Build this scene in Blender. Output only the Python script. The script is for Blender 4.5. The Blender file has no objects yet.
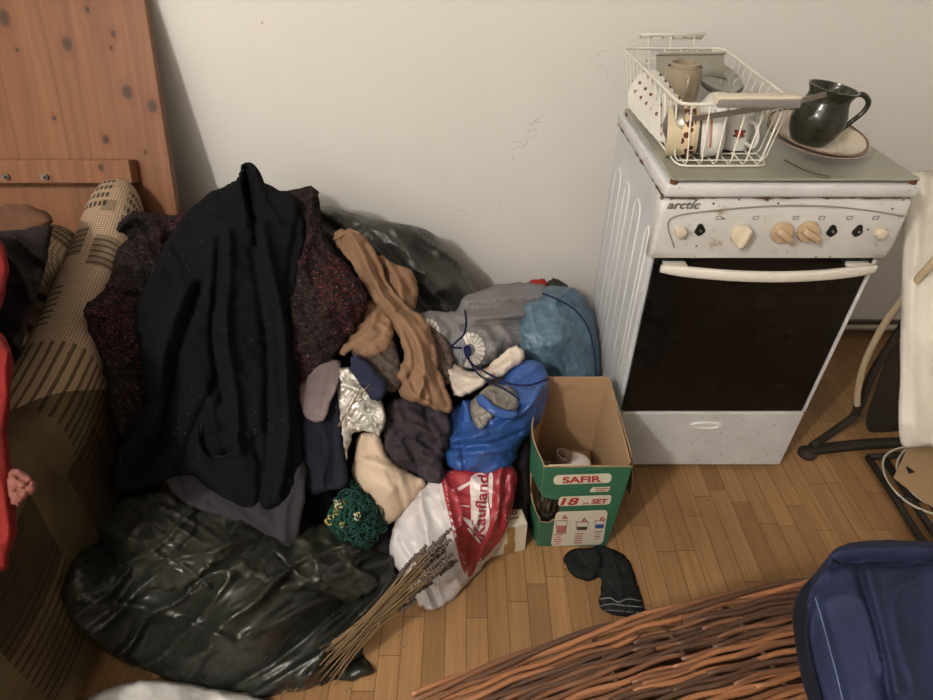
import bpy, bmesh, math, random
import numpy as np
from mathutils import Vector, Matrix, Euler
from mathutils.geometry import delaunay_2d_cdt
R = math.radians
rnd = random.Random(7)
SC = bpy.context.scene
COL = SC.collection
# ------------------------------------------------------------------ camera
F, TH, H = 605.0, R(38), 1.394
CT, ST = math.cos(TH), math.sin(TH)
cd = bpy.data.cameras.new('camera'); cam = bpy.data.objects.new('camera', cd); COL.objects.link(cam)
cam.location = (0, 0, H); cam.rotation_euler = (R(90) - TH, 0, 0)
cd.sensor_width = 36; cd.lens = F / 933 * 36; cd.clip_start = 0.01
SC.camera = cam
def rays(u, v):
    u = np.asarray(u, float); v = np.asarray(v, float)
    a = (u - 466.5) / F; b = -(v - 350) / F
    return np.stack([a, CT + b * ST, -ST + b * CT], -1)
def P(u, v, d):
    r = rays(u, v); s = d / r[..., 1]
    return Vector((r[0] * s, r[1] * s, H + r[2] * s))
def PZ(u, v, z):
    r = rays(u, v); s = (z - H) / r[2]
    return Vector((r[0] * s, r[1] * s, z))
# ------------------------------------------------------------------ numpy noise
_rs = np.random.RandomState(3)
_T = _rs.rand(256, 256)
def vn(x, y, seed=0):
    x = np.asarray(x) + seed * 17.31; y = np.asarray(y) + seed * 7.77
    xi = np.floor(x).astype(int); yi = np.floor(y).astype(int)
    fx = x - xi; fy = y - yi
    fx = fx ** 3 * (fx * (fx * 6 - 15) + 10); fy = fy ** 3 * (fy * (fy * 6 - 15) + 10)
    g = lambda a, b: _T[(a + seed * 31) % 256, b % 256]
    return (g(xi, yi) * (1 - fx) + g(xi + 1, yi) * fx) * (1 - fy) + (g(xi, yi + 1) * (1 - fx) + g(xi + 1, yi + 1) * fx) * fy
def vor(x, y, seed=0):
    xi = np.floor(x).astype(int); yi = np.floor(y).astype(int)
    f1 = np.full(x.shape, 9.); f2 = np.full(x.shape, 9.)
    for i in (-1, 0, 1):
        for j in (-1, 0, 1):
            cx = xi + i; cy = yi + j
            px = cx + _T[(cx + seed * 13) % 256, cy % 256]; py = cy + _T[(cx + 91) % 256, (cy + seed * 29) % 256]
            dd = np.hypot(px - x, py - y)
            f2 = np.minimum(f2, np.maximum(f1, dd)); f1 = np.minimum(f1, dd)
    return f1, f2
# ------------------------------------------------------------------ materials
def lin(c):
    c = c / 255.0
    return c / 12.92 if c <= 0.04045 else ((c + 0.055) / 1.055) ** 2.4
def C(r, g, b, k=1.0):
    L = .3 * r + .59 * g + .11 * b; r, g, b = (max(0, L + (q - L) * .86) for q in (r, g, b))
    return (min(lin(r) * k, .95), min(lin(g) * k, .95), min(lin(b) * k, .95), 1)
class N:
    def __init__(s, name):
        s.m = bpy.data.materials.new(name); s.m.use_nodes = True; s.t = s.m.node_tree
        s.b = s.t.nodes['Principled BSDF']; s.out = s.t.nodes['Material Output']; s._co = None
    def n(s, typ, **kw):
        x = s.t.nodes.new(typ)
        for k, v in kw.items():
            if k.startswith('i_'):
                k = k[2:]; k = int(k) if k.isdigit() else k
                s.put(x.inputs[k], v)
            else: setattr(x, k, v)
        return x
    def put(s, inp, v):
        if isinstance(v, bpy.types.NodeSocket): s.t.links.new(v, inp)
        else: inp.default_value = v
    def co(s):
        if not s._co: s._co = s.n('ShaderNodeTexCoord').outputs['Object']
        return s._co
    def map(s, sc=(1, 1, 1), rot=(0, 0, 0), loc=(0, 0, 0), v=None):
        x = s.n('ShaderNodeMapping'); s.put(x.inputs[0], v or s.co())
        x.inputs['Scale'].default_value = sc; x.inputs['Rotation'].default_value = rot; x.inputs['Location'].default_value = loc
        return x.outputs[0]
    def noise(s, scale, detail=3, v=None, rough=.5, dist=0):
        x = s.n('ShaderNodeTexNoise'); s.put(x.inputs['Vector'], v or s.co()); x.inputs['Scale'].default_value = scale
        x.inputs['Detail'].default_value = detail; x.inputs['Roughness'].default_value = rough; x.inputs['Distortion'].default_value = dist
        return x.outputs['Fac']
    def vor(s, scale, v=None, feature='F1', out='Distance', metric=None):
        x = s.n('ShaderNodeTexVoronoi', feature=feature); s.put(x.inputs['Vector'], v or s.co()); x.inputs['Scale'].default_value = scale
        if metric: x.distance = metric
        return x.outputs[out]
    def wave(s, scale, v=None, dist=0, direction='X', profile='SIN', dscale=1):
        x = s.n('ShaderNodeTexWave', bands_direction=direction, wave_profile=profile); s.put(x.inputs['Vector'], v or s.co())
        x.inputs['Scale'].default_value = scale; x.inputs['Distortion'].default_value = dist; x.inputs['Detail Scale'].default_value = dscale
        return x.outputs['Fac']
    def math(s, op, a, b=0.0, c=None, clamp=False):
        x = s.n('ShaderNodeMath', operation=op, use_clamp=clamp); s.put(x.inputs[0], a); s.put(x.inputs[1], b)
        if c is not None: s.put(x.inputs[2], c)
        return x.outputs[0]
    def ramp(s, f, stops, interp='LINEAR'):
        x = s.n('ShaderNodeValToRGB'); s.put(x.inputs[0], f); e = x.color_ramp; e.interpolation = interp
        while len(e.elements) < len(stops): e.elements.new(.5)
        for el, (p, c) in zip(e.elements, stops):
            el.position = p; el.color = c if isinstance(c, tuple) else (c, c, c, 1)
        return x.outputs[0]
    def mix(s, f, a, b, mode='MIX'):
        x = s.n('ShaderNodeMix', data_type='RGBA', blend_type=mode); s.put(x.inputs[0], f); s.put(x.inputs[6], a); s.put(x.inputs[7], b)
        return x.outputs[2]
    def bump(s, h, strength=.5, dist=.002, normal=None):
        x = s.n('ShaderNodeBump'); s.put(x.inputs['Height'], h); x.inputs['Strength'].default_value = strength; x.inputs['Distance'].default_value = dist
        if normal: s.put(x.inputs['Normal'], normal)
        s.t.links.new(x.outputs[0], s.b.inputs['Normal']); return x.outputs[0]
    def set(s, **kw):
        for k, v in kw.items():
            s.put(s.b.inputs[k.replace('_', ' ')], v)
        return s
def scale_c(c, k): return (min(c[0] * k, .95), min(c[1] * k, .95), min(c[2] * k, .95), 1)
def cloth(name, col, rough=.95, weave=700, var=.25, vs=9, wb=.4, sheen=.0):
    m = N(name); f = m.noise(vs, 5, rough=.65)
    c = m.mix(m.ramp(f, [(.3, 0.), (.7, 1.)]), scale_c(col, 1 - var), scale_c(col, 1 + var))
    m.set(Base_Color=c, Roughness=rough, Sheen_Weight=sheen); m.b.inputs['Specular IOR Level'].default_value = .2
    h = m.math('ADD', m.noise(weave, 2), m.math('MULTIPLY', m.noise(45, 4), 2.0))
    m.bump(h, wb, .0012); return m.m
def plastic_bag(name, col, rough=.28, alpha=None, bs=55, spec=.5, trans=0, bstr=.5):
    m = N(name); f = m.noise(14, 4)
    c = m.mix(f, scale_c(col, .75), scale_c(col, 1.25)); m.set(Base_Color=c, Roughness=m.ramp(m.noise(30, 4), [(.3, max(rough - .08, .05)), (.7, rough + .14)]))
    m.b.inputs['Specular IOR Level'].default_value = spec
    w = m.map((1, 1, 1)); nz = m.n('ShaderNodeTexNoise'); m.put(nz.inputs['Vector'], w); nz.inputs['Scale'].default_value = 9; nz.inputs['Detail'].default_value = 4
    v2 = m.n('ShaderNodeVectorMath', operation='MULTIPLY_ADD'); m.put(v2.inputs[0], nz.outputs['Color']); v2.inputs[1].default_value = (.12,) * 3; m.put(v2.inputs[2], w)
    a = m.vor(bs, v2.outputs[0], 'F1'); b = m.vor(bs * .35, v2.outputs[0], 'SMOOTH_F1')
    h = m.math('ADD', m.math('MULTIPLY', a, .5), m.math('MULTIPLY', b, 1.6)); m.bump(h, bstr * .55, .010)
    if trans: m.set(Transmission_Weight=trans)
    return m.m
def plain(name, col, rough=.5, metal=0, var=.08, vs=20, bumps=None, spec=.5, coat=0):
    m = N(name); f = m.noise(vs, 4)
    m.set(Base_Color=m.mix(f, scale_c(col, 1 - var), scale_c(col, 1 + var)), Roughness=rough, Metallic=metal, Coat_Weight=coat)
    m.b.inputs['Specular IOR Level'].default_value = spec
    if bumps: m.bump(m.noise(bumps[0], 3), bumps[1], .002)
    return m.m
# ------------------------------------------------------------------ object helpers
def tag(o, label=None, cat=None, group=None, kind=None):
    if label: o['label'] = label
    if cat: o['category'] = cat
    if group: o['group'] = group
    if kind: o['kind'] = kind
    return o
def thing(name, label, cat, loc=(0, 0, 0), rot=(0, 0, 0), group=None):
    o = bpy.data.objects.new(name, None); COL.objects.link(o); o.empty_display_size = .05
    o.location = loc; o.rotation_euler = rot
    return tag(o, label, cat, group)
def obj(name, vf, mat, parent=None, smooth=True, world=False, mods=None, label=None):
    vs, fs = vf[0], vf[1]
    me = bpy.data.meshes.new(name)
    vs = [tuple(map(float, v)) for v in vs]
    off = (0, 0, 0)
    if world:
        if parent is None:
            a = np.array(vs); off = ((a[:, 0].min() + a[:, 0].max()) / 2, (a[:, 1].min() + a[:, 1].max()) / 2, a[:, 2].min())
        else:
            q = parent; off = [0, 0, 0]
            while q: off = [off[i] + q.location[i] for i in range(3)]; q = q.parent
        vs = [(v[0] - off[0], v[1] - off[1], v[2] - off[2]) for v in vs]
    me.from_pydata(vs, [], [tuple(f) for f in fs]); me.update()
    o = bpy.data.objects.new(name, me); COL.objects.link(o)
    if world and parent is None: o.location = off
    if parent: o.parent = parent
    for m in (mat if isinstance(mat, (list, tuple)) else [mat]): me.materials.append(m)
    if len(vf) > 2:
        me.polygons.foreach_set('material_index', vf[2])
    if smooth is True: me.polygons.foreach_set('use_smooth', [True] * len(me.polygons))
    elif smooth:
        me.polygons.foreach_set('use_smooth', [True] * len(me.polygons)); me.set_sharp_from_angle(angle=R(smooth))
    if label: o['label'] = label
    return o
def dup(root, parent=None):
    c = root.copy(); COL.objects.link(c); c.parent = parent
    for ch in root.children: dup(ch, c)
    return c
def join(*parts):
    V, Fc = [], []
    for p in parts:
        b = len(V); V.extend([tuple(v) for v in p[0]]); Fc.extend([tuple(b + i for i in f) for f in p[1]])
    return V, Fc
def xf(vf, M):
    return [tuple(M @ Vector(v)) for v in vf[0]], vf[1]
def box(x0, x1, y0, y1, z0, z1, bev=0, seg=2):
    bm = bmesh.new(); bmesh.ops.create_cube(bm, size=1)
    for v in bm.verts:
        v.co = Vector(((x0 + x1) / 2 + v.co.x * (x1 - x0), (y0 + y1) / 2 + v.co.y * (y1 - y0), (z0 + z1) / 2 + v.co.z * (z1 - z0)))
    if bev: bmesh.ops.bevel(bm, geom=list(bm.edges), offset=bev, segments=seg, profile=.5, affect='EDGES')
    bm.verts.index_update()
    r = [tuple(v.co) for v in bm.verts], [tuple(v.index for v in f.verts) for f in bm.faces]; bm.free(); return r
def spline(pts, n=6, closed=False):
    p = [np.array(q, float) for q in pts]; out = []; m = len(p)
    rng = range(m) if closed else range(m - 1)
    for i in rng:
        a = p[(i - 1) % m] if closed or i > 0 else 2 * p[0] - p[1]
        b = p[i]; c = p[(i + 1) % m]; d = p[(i + 2) % m] if closed or i + 2 < m else 2 * p[-1] - p[-2]
        for k in range(n):
            t = k / n
            out.append(.5 * ((2 * b) + (-a + c) * t + (2 * a - 5 * b + 4 * c - d) * t * t + (-a + 3 * b - 3 * c + d) * t ** 3))
    if not closed: out.append(p[-1])
    return out
def tube(pts, r, n=8, closed=False, cap=True):
    p = [Vector(q) for q in pts]; m = len(p); rr = r if hasattr(r, '__len__') else [r] * m
    V, Fc = [], []
    T = []
    for i in range(m):
        a = p[(i - 1) % m] if closed or i > 0 else p[0]; b = p[(i + 1) % m] if closed or i < m - 1 else p[-1]
        t = (b - a); T.append(t.normalized() if t.length > 1e-9 else Vector((0, 0, 1)))
    nrm = T[0].orthogonal().normalized()
    for i in range(m):
        nrm = (nrm - T[i] * nrm.dot(T[i])); nrm = nrm.normalized() if nrm.length > 1e-6 else T[i].orthogonal().normalized()
        bn = T[i].cross(nrm)
        for k in range(n):
            a = 2 * math.pi * k / n
            V.append(p[i] + (nrm * math.cos(a) + bn * math.sin(a)) * rr[i])
    for i in range(m if closed else m - 1):
        j = (i + 1) % m
        for k in range(n):
            Fc.append((i * n + k, i * n + (k + 1) % n, j * n + (k + 1) % n, j * n + k))
    if cap and not closed:
        Fc.append(tuple(range(n))[::-1]); Fc.append(tuple((m - 1) * n + k for k in range(n)))
    return V, Fc
def lathe(prof, n=32, close=False, open_=False):
    V, Fc = [], []; m = len(prof)
    for r, z in prof:
        for k in range(n):
            a = 2 * math.pi * k / n; V.append((r * math.cos(a), r * math.sin(a), z))
    for i in range(m - 1 if not close else m):
        j = (i + 1) % m
        for k in range(n): Fc.append((i * n + k, i * n + (k + 1) % n, j * n + (k + 1) % n, j * n + k))
    if not close and not open_:
        if prof[0][0] > 1e-5: Fc.append(tuple(range(n))[::-1])
        if prof[-1][0] > 1e-5: Fc.append(tuple((m - 1) * n + k for k in range(n)))
    return V, Fc
def fill2d(outline, step, jit=.0, lines=()):
    """triangulate a 2-D polygon with interior grid points"""
    o = np.array(outline, float); n = len(o)
    pts = []
    for i in range(n):
        a, b = o[i], o[(i + 1) % n]; k = max(1, int(round(np.hypot(*(b - a)) / step)))
        for q in range(k): pts.append(a + (b - a) * q / k)
    nb = len(pts); x0, y0 = o.min(0); x1, y1 = o.max(0)
    xs = np.arange(x0 + step / 2, x1, step); ys = np.arange(y0 + step / 2, y1, step * .87)
    g = np.array([(x + (step / 2 if j % 2 else 0), y) for j, y in enumerate(ys) for x in xs]) if len(xs) and len(ys) else np.zeros((0, 2))
    B = np.array(pts)
    if len(g):
        ins = inside(g, B) & (edist(g, B) > step * .55); g = g[ins]
    allp = np.vstack([B, g]) if len(g) else B
    r = delaunay_2d_cdt([Vector(p) for p in allp], [], [list(range(nb))], 1, 1e-6)
    v2 = np.array([tuple(v) for v in r[0]]); return v2, [tuple(f) for f in r[2]], B
def inside(p, B):
    x, y = p[:, 0], p[:, 1]; c = np.zeros(len(p), bool); n = len(B); j = n - 1
    for i in range(n):
        xi, yi = B[i]; xj, yj = B[j]
        if yi != yj:
            c ^= ((yi > y) != (yj > y)) & (x < (xj - xi) * (y - yi) / (yj - yi) + xi)
        j = i
    return c
def edist(p, B, closed=True):
    d = np.full(len(p), 1e9); n = len(B)
    for i in range(n if closed else n - 1):
        a = B[i]; b = B[(i + 1) % n]; ab = b - a; L = (ab ** 2).sum()
        if L < 1e-12: continue
        t = np.clip(((p - a) @ ab) / L, 0, 1); q = p - a - t[:, None] * ab
        d = np.minimum(d, np.hypot(q[:, 0], q[:, 1]))
    return d
class Patch:
    """a soft closed volume: outline and inner points given as sight lines (u, v) at world distance y; it has its own thickness, folds and creases"""
    def __init__(s, outline, ctrl=(), puff=.03, rad=20, back=.04, th=.006, folds=(), wr=(), crum=(), step=3., seed=1, n=5, edge=1.5, zmin=.003, ymax=1.885):
        s.out = np.array(spline([q[:2] for q in outline], n, True))
        if edge:
            i = np.arange(len(s.out)); s.out = s.out + np.stack([vn(i * .8, i * 0 + .5, seed) - .5, vn(i * .8, i * 0 + 9.5, seed + 2) - .5], 1) * 2 * edge
        c = np.array([q for q in outline] + [q for q in ctrl], float)
        s.cu = c[:, :2] / 100.0; k = len(c)
        A = s._phi(s.cu, s.cu) + np.eye(k) * .02
        Pm = np.hstack([np.ones((k, 1)), s.cu]); M = np.zeros((k + 3, k + 3)); M[:k, :k] = A; M[:k, k:] = Pm; M[k:, :k] = Pm.T
        s.w = np.linalg.solve(M, np.concatenate([c[:, 2], np.zeros(3)]))
        s.__dict__.update(puff=puff, rad=rad, back=back, th=th, folds=folds, wr=wr, crum=crum, seed=seed, zmin=zmin, ymax=ymax)
        s.v2, s.f, s.B = fill2d(s.out, step)
    def _phi(s, a, b):
        r = np.sqrt(((a[:, None] - b[None]) ** 2).sum(-1)) + 1e-9
        return r * r * np.log(r)
    def d(s, p):
        q = p / 100.0; return s._phi(q, s.cu) @ s.w[:-3] + s.w[-3] + q @ s.w[-2:]
    def relief(s, p):
        h = np.zeros(len(p))
        for pts, w, a in s.folds:
            L = np.array(spline(pts, 5)) if len(pts) > 2 else np.array(pts, float)
            dd = edist(p, L, False); wv = w * (.8 + .4 * vn(p[:, 0] / 23, p[:, 1] / 23, 5))
            h += 1.55 * a * np.exp(-(dd / (wv * .85)) ** 1.6)
        for (a, S, ang, st) in s.wr:
            c, q = math.cos(R(ang)), math.sin(R(ang))
            wx = p[:, 0] + 14 * (vn(p[:, 0] / 45, p[:, 1] / 45, s.seed + 3) - .5); wy = p[:, 1] + 14 * (vn(p[:, 0] / 45, p[:, 1] / 45, s.seed + 4) - .5)
            x = (wx * c + wy * q) / (S * st); y = (-wx * q + wy * c) / S
            n1 = vn(x, y, s.seed); h += 1.7 * a * ((1 - np.abs(2 * n1 - 1)) ** 2.0 - .35) + a * .6 * (vn(x * 2, y * 2.3, s.seed + 6) - .5)
        for (a, S, ang, st) in s.crum:
            c, q = math.cos(R(ang)), math.sin(R(ang))
            wx = p[:, 0] + S * .8 * (vn(p[:, 0] / S / 1.3, p[:, 1] / S / 1.3, s.seed + 3) - .5); wy = p[:, 1] + S * .8 * (vn(p[:, 0] / S / 1.3, p[:, 1] / S / 1.3, s.seed + 4) - .5)
            x = (wx * c + wy * q) / (S * st); y = (-wx * q + wy * c) / S
            f1, f2 = vor(x, y, s.seed); h += 1.35 * a * (np.minimum(f1, 1) ** 1.6 - .3)
        return h
    def pts(s, p, front=True, eps=0):
        p = np.asarray(p, float); e = edist(p, s.B); ins = inside(p, s.B); e = np.where(ins, e, 0)
        if not front: e = np.where(e < 1e-4, 0, e)
        t = np.clip(e / s.rad, 0, 1); pr = np.sqrt(np.clip(1 - (1 - t) ** 2, 0, 1))
        t2 = np.clip(e / 5.0, 0, 1); pr2 = np.sqrt(np.clip(1 - (1 - t2) ** 2, 0, 1))
        r = rays(p[:, 0], p[:, 1]); sc = s.d(p) / r[:, 1]; nl = np.linalg.norm(r, axis=1)
        L = sc * nl; hh = s.relief(p)
        L = L - hh - (s.puff * pr + s.th * pr2 + eps if front else -(s.back * pr + s.th * pr2))
        q = r / nl[:, None] * L[:, None] + np.array([0, 0, H])
        q[:, 2] = np.maximum(q[:, 2], s.zmin - (0 if front else 0) + (eps if front else 0)); q[:, 1] = np.minimum(q[:, 1], s.ymax)
        return q
    def mesh(s):
        a = s.pts(s.v2, True); b = s.pts(s.v2, False)
        key = edist(s.v2, s.B) < 1e-3
        n = len(a); idx = {}; V = [tuple(x) for x in a]
        for i in range(n):
            if key[i]: idx[i] = i
            else: idx[i] = len(V); V.append(tuple(b[i]))
        # fill2d's y axis points down, so flip the winding of the front
        Fc = [tuple(f[::-1]) for f in s.f] + [tuple(idx[i] for i in f) for f in s.f]
        return V, Fc
    def decal(s, outline, eps=.0015, step=2.5, sm=True, n=4):
        o = spline(outline, n, True) if sm else outline
        v2, f, B = fill2d(o, step); k = s.pts(v2, True, eps)
        return [tuple(x) for x in k], [tuple(q[::-1]) for q in f]
    def line(s, pts, eps=.003, n=6, jit=0):
        L = np.array(spline(pts, n)); return [tuple(x) for x in s.pts(L, True, eps)]
def patch_obj(name, mat, parent=None, label=None, cat=None, group=None, **kw):
    p = Patch(**kw); o = obj(name, p.mesh(), mat, parent, True, world=True)
    if label: o['label'] = label
    if cat: o['category'] = cat
    if group: o['group'] = group
    return p, o
def text2d(txt, size=1, bold=0, extrude=0, shear=0, align='CENTER', sub=0):
    c = bpy.data.curves.new('t', 'FONT'); c.body = txt; c.size = size; c.offset = bold; c.shear = shear; c.align_x = align; c.align_y = 'CENTER'; c.resolution_u = 4
    o = bpy.data.objects.new('t', c); COL.objects.link(o); bpy.context.view_layer.update()
    me = bpy.data.meshes.new_from_object(o.evaluated_get(bpy.context.evaluated_depsgraph_get()))
    bm = bmesh.new(); bm.from_mesh(me); bmesh.ops.triangulate(bm, faces=list(bm.faces))
    if sub:
        for _ in range(3):
            es = [e for e in bm.edges if e.calc_length() > sub]
            if not es: break
            bmesh.ops.subdivide_edges(bm, edges=es, cuts=1); bmesh.ops.triangulate(bm, faces=[f for f in bm.faces if len(f.verts) > 3])
    bm.verts.index_update()
    v = np.array([tuple(x.co)[:2] for x in bm.verts]); f = [tuple(x.index for x in q.verts) for q in bm.faces]
    bm.free(); bpy.data.objects.remove(o); bpy.data.curves.remove(c); bpy.data.meshes.remove(me)
    return v, f
# ------------------------------------------------------------------ room
def m_wall():
    m = N('wall_paint'); f = m.noise(1.3, 4, rough=.6); c = m.mix(f, C(208, 205, 199), C(224, 221, 214))
    # faint scratches and scuffs
    v = m.map((1.0, 1, 1.6)); nz = m.n('ShaderNodeTexNoise'); m.put(nz.inputs[0], v); nz.inputs['Scale'].default_value = 3; nz.inputs['Detail'].default_value = 5
    w = m.n('ShaderNodeVectorMath', operation='MULTIPLY_ADD'); m.put(w.inputs[0], nz.outputs['Color']); w.inputs[1].default_value = (.5,) * 3; m.put(w.inputs[2], v)
    e = m.vor(2.2, w.outputs[0], 'DISTANCE_TO_EDGE'); line = m.math('LESS_THAN', e, .0022)
    msk = m.math('GREATER_THAN', m.noise(2.1, 2, m.map(loc=(4, 2, 7))), .56); line = m.math('MULTIPLY', line, msk)
    c = m.mix(m.math('MULTIPLY', line, .35), c, C(120, 115, 105))
    sp = m.math('LESS_THAN', m.vor(9), .035); sp = m.math('MULTIPLY', sp, m.math('GREATER_THAN', m.noise(1.7, 2), .52))
    c = m.mix(m.math('MULTIPLY', sp, .5), c, C(130, 122, 110))
    m.set(Base_Color=c, Roughness=.85); m.b.inputs['Specular IOR Level'].default_value = .25
    m.bump(m.math('ADD', m.noise(12, 4), m.math('MULTIPLY', m.noise(90, 3), .25)), .25, .004); return m.m
def m_floor():
    m = N('oak_strip_parquet')
    sx = m.n('ShaderNodeSeparateXYZ'); m.put(sx.inputs[0], m.co()); row = m.math('FLOOR', m.math('DIVIDE', sx.outputs[0], .05)); wn = m.n('ShaderNodeTexWhiteNoise', noise_dimensions='1D'); m.put(wn.inputs['W'], row)
    cx = m.n('ShaderNodeCombineXYZ'); m.put(cx.inputs[0], m.math('ADD', sx.outputs[1], m.math('MULTIPLY', wn.outputs[0], 3.7))); m.put(cx.inputs[1], sx.outputs[0]); v = cx.outputs[0]
    b = m.n('ShaderNodeTexBrick', offset=0.0, squash=1.0); m.put(b.inputs['Vector'], v)
    b.inputs['Scale'].default_value = 1; b.inputs['Brick Width'].default_value = .29; b.inputs['Row Height'].default_value = .05; b.inputs['Mortar Size'].default_value = .0009
    b.inputs['Mortar Smooth'].default_value = .2; b.inputs['Bias'].default_value = 0
    b.inputs['Color1'].default_value = (0, 0, 0, 1); b.inputs['Color2'].default_value = (1, 1, 1, 1); b.inputs['Mortar'].default_value = (.5, .5, .5, 1)
    base = m.ramp(b.outputs['Color'], [(0., C(126, 90, 52)), (.35, C(152, 110, 66)), (.7, C(170, 126, 78)), (1., C(140, 99, 58))])
    g = m.noise(1, 6, m.map((75, 3.5, 1)), .6, .6); g2 = m.noise(1, 3, m.map((300, 8, 1)))
    base = m.mix(m.ramp(g, [(.35, .55), (.65, 0.)]), base, C(116, 76, 38))
    base = m.mix(m.math('MULTIPLY', g2, .3), base, C(186, 142, 90))
    base = m.mix(m.ramp(m.noise(2.3, 4), [(.42, 0.), (.7, .5)]), base, C(110, 74, 42))
    sp = m.math('LESS_THAN', m.vor(55), .09); sp = m.math('MULTIPLY', sp, m.math('GREATER_THAN', m.noise(4, 3), .55))
    base = m.mix(m.math('MULTIPLY', sp, .8), base, C(45, 30, 18))
    base = m.mix(m.math('MULTIPLY', b.outputs['Fac'], .75), base, C(52, 32, 16))
    m.set(Base_Color=base, Roughness=m.ramp(m.noise(6, 4), [(.3, .42), (.7, .62)])); m.b.inputs['Specular IOR Level'].default_value = .35
    m.bump(m.math('SUBTRACT', m.math('MULTIPLY', g, .25), b.outputs['Fac']), .35, .001); return m.m
WALL = m_wall(); FLOOR = m_floor()
def struct(name, vf, m): o = obj(name, vf, m, None, False); o['kind'] = 'structure'; return o
X0, X1, Y0, Y1, ZC = -2.3, 2.2, -1.9, 1.9, 2.85
struct('floor', box(X0, X1, Y0, Y1, -.1, 0), FLOOR)
struct('ceiling', box(X0, X1, Y0, Y1, ZC, ZC + .1), WALL)
struct('wall_back', box(X0 - .1, X1 + .1, Y1, Y1 + .1, -.1, ZC + .1), WALL)
struct('wall_front', box(X0 - .1, X1 + .1, Y0 - .1, Y0, -.1, ZC + .1), WALL)
struct('wall_left', box(X0 - .1, X0, Y0, Y1, -.1, ZC + .1), WALL)
struct('wall_right', box(X1, X1 + .1, Y0, Y1, -.1, ZC + .1), WALL)
struct('baseboard_back', box(.75, X1, Y1 - .015, Y1, 0, .06, .003), plain('dark_baseboard', C(95, 78, 58), .6))
PIPE = plain('painted_pipe', C(168, 158, 138), .5)
o = obj('heating_pipe', join(tube([(.78, 1.86, .05), (1.5, 1.86, .05), (2.19, 1.86, .05)], .011, 12), tube([(1.15, 1.86, .05), (1.15, 1.884, .05)], .006, 8), tube([(1.9, 1.86, .05), (1.9, 1.884, .05)], .006, 8)), PIPE, None, 40, world=True)
tag(o, 'thin painted heating pipe running along the wall behind the stove', 'pipe')
# ------------------------------------------------------------------ light
def lamp(name, loc, e, col, r):
    l = bpy.data.lights.new(name, 'POINT'); l.energy = e; l.color = col; l.shadow_soft_size = r
    o = bpy.data.objects.new(name, l); COL.objects.link(o); o.location = loc; return o
lamp('ceiling_bulb', (-1.4, -1.0, 2.6), 172, (1, .95, .895), .06)
w = bpy.data.worlds.new('w'); SC.world = w; w.use_nodes = True; w.node_tree.nodes['Background'].inputs[0].default_value = (.8, .85, 1, 1); w.node_tree.nodes['Background'].inputs[1].default_value = .03
SC.view_settings.view_transform = 'Standard'; SC.view_settings.look = 'None'; SC.view_settings.gamma = 1; SC.view_settings.use_curve_mapping = False
SC.view_settings.exposure = 0.0
# ------------------------------------------------------------------ pine board
def m_pine(axis='z'):
    m = N('knotty_pine'); 
    g = m.noise(1, 5, m.map((22, 22, 1.1)), .6, 1.6)
    plank = m.n('ShaderNodeTexWhiteNoise', noise_dimensions='1D'); sx = m.n('ShaderNodeSeparateXYZ'); m.put(sx.inputs[0], m.co())
    pl = m.math('FLOOR', m.math('MULTIPLY', sx.outputs[0], 8.2)); m.put(plank.inputs['W'], pl)
    c = m.mix(m.ramp(g, [(.3, 0.), (.72, 1.)]), C(108, 65, 38), C(143, 92, 56))
    c = m.mix(m.math('MULTIPLY', plank.outputs[0], .35), c, C(118, 70, 42))
    v = m.map((1, 1, .8)); nz = m.vor(6.2, v); k = m.ramp(nz, [(.05, 1.), (.085, .0)]); ring = m.ramp(nz, [(.09, .45), (.16, 0.)])
    msk = m.math('GREATER_THAN', m.noise(3.1, 0, m.map(loc=(1.3, 0, 2.2))), .36)
    c = m.mix(m.math('MULTIPLY', ring, msk), c, C(120, 62, 30)); c = m.mix(m.math('MULTIPLY', k, msk), c, C(66, 40, 26))
    sl_ = math.atan(.344)
    for (u, v_, r_) in ((5, 20, .017), (68, 46, .014), (114, 36, .009), (112, 50, .006), (128, 94, .015), (153, 108, .014), (55, 120, .007), (18, 52, .006), (146, 154, .006), (88, 12, .008)):
        r3 = rays(u, v_); k_ = (1.455 + .344 * H) / (r3[1] - .344 * r3[2]); x_ = float(r3[0] * k_); z_ = float((H + r3[2] * k_) / math.cos(sl_))
        dx = m.math('SUBTRACT', sx.outputs[0], x_); dz = m.math('MULTIPLY', m.math('SUBTRACT', sx.outputs[2], z_), .75); dd = m.math('SQRT', m.math('ADD', m.math('MULTIPLY', dx, dx), m.math('MULTIPLY', dz, dz)))
        dd = m.math('DIVIDE', dd, r_); halo = m.ramp(m.math('DIVIDE', dd, 4.0), [(.2, .55), (.62, 0.)]); core = m.ramp(dd, [(.55, .9), (.8, .55)] if r_ > .01 else [(.6, .9), (.8, 0.)])
        core = m.math('MULTIPLY', core, m.math('LESS_THAN', dd, 1.0)); c = m.mix(halo, c, C(108, 58, 30)); c = m.mix(core, c, C(64, 42, 30))
    m.set(Base_Color=c, Roughness=.5); m.b.inputs['Specular IOR Level'].default_value = .3; m.bump(g, .15, .002); return m.m
PINE = m_pine()
b = thing('pine_board', 'large knotty pine board leaning on the wall behind the sofa', 'board', (0, 1.455, .005), (math.atan(-.344) * -1 * -1, 0, 0))
b.rotation_euler = (-math.atan(.344), 0, 0)
bh = 1.2 / math.cos(math.atan(.344))
obj('board_panel', box(-2.2, -.858, 0, .024, 0, bh, .002), PINE, b, False)
rz = .716 / math.cos(math.atan(.344))
obj('batten', box(-2.2, -.950, -.048, -.001, rz - .030, rz + .034, .003), PINE, b, False)
MET = plain('grey_screw_metal', C(120, 118, 112), .35, .9)
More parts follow.
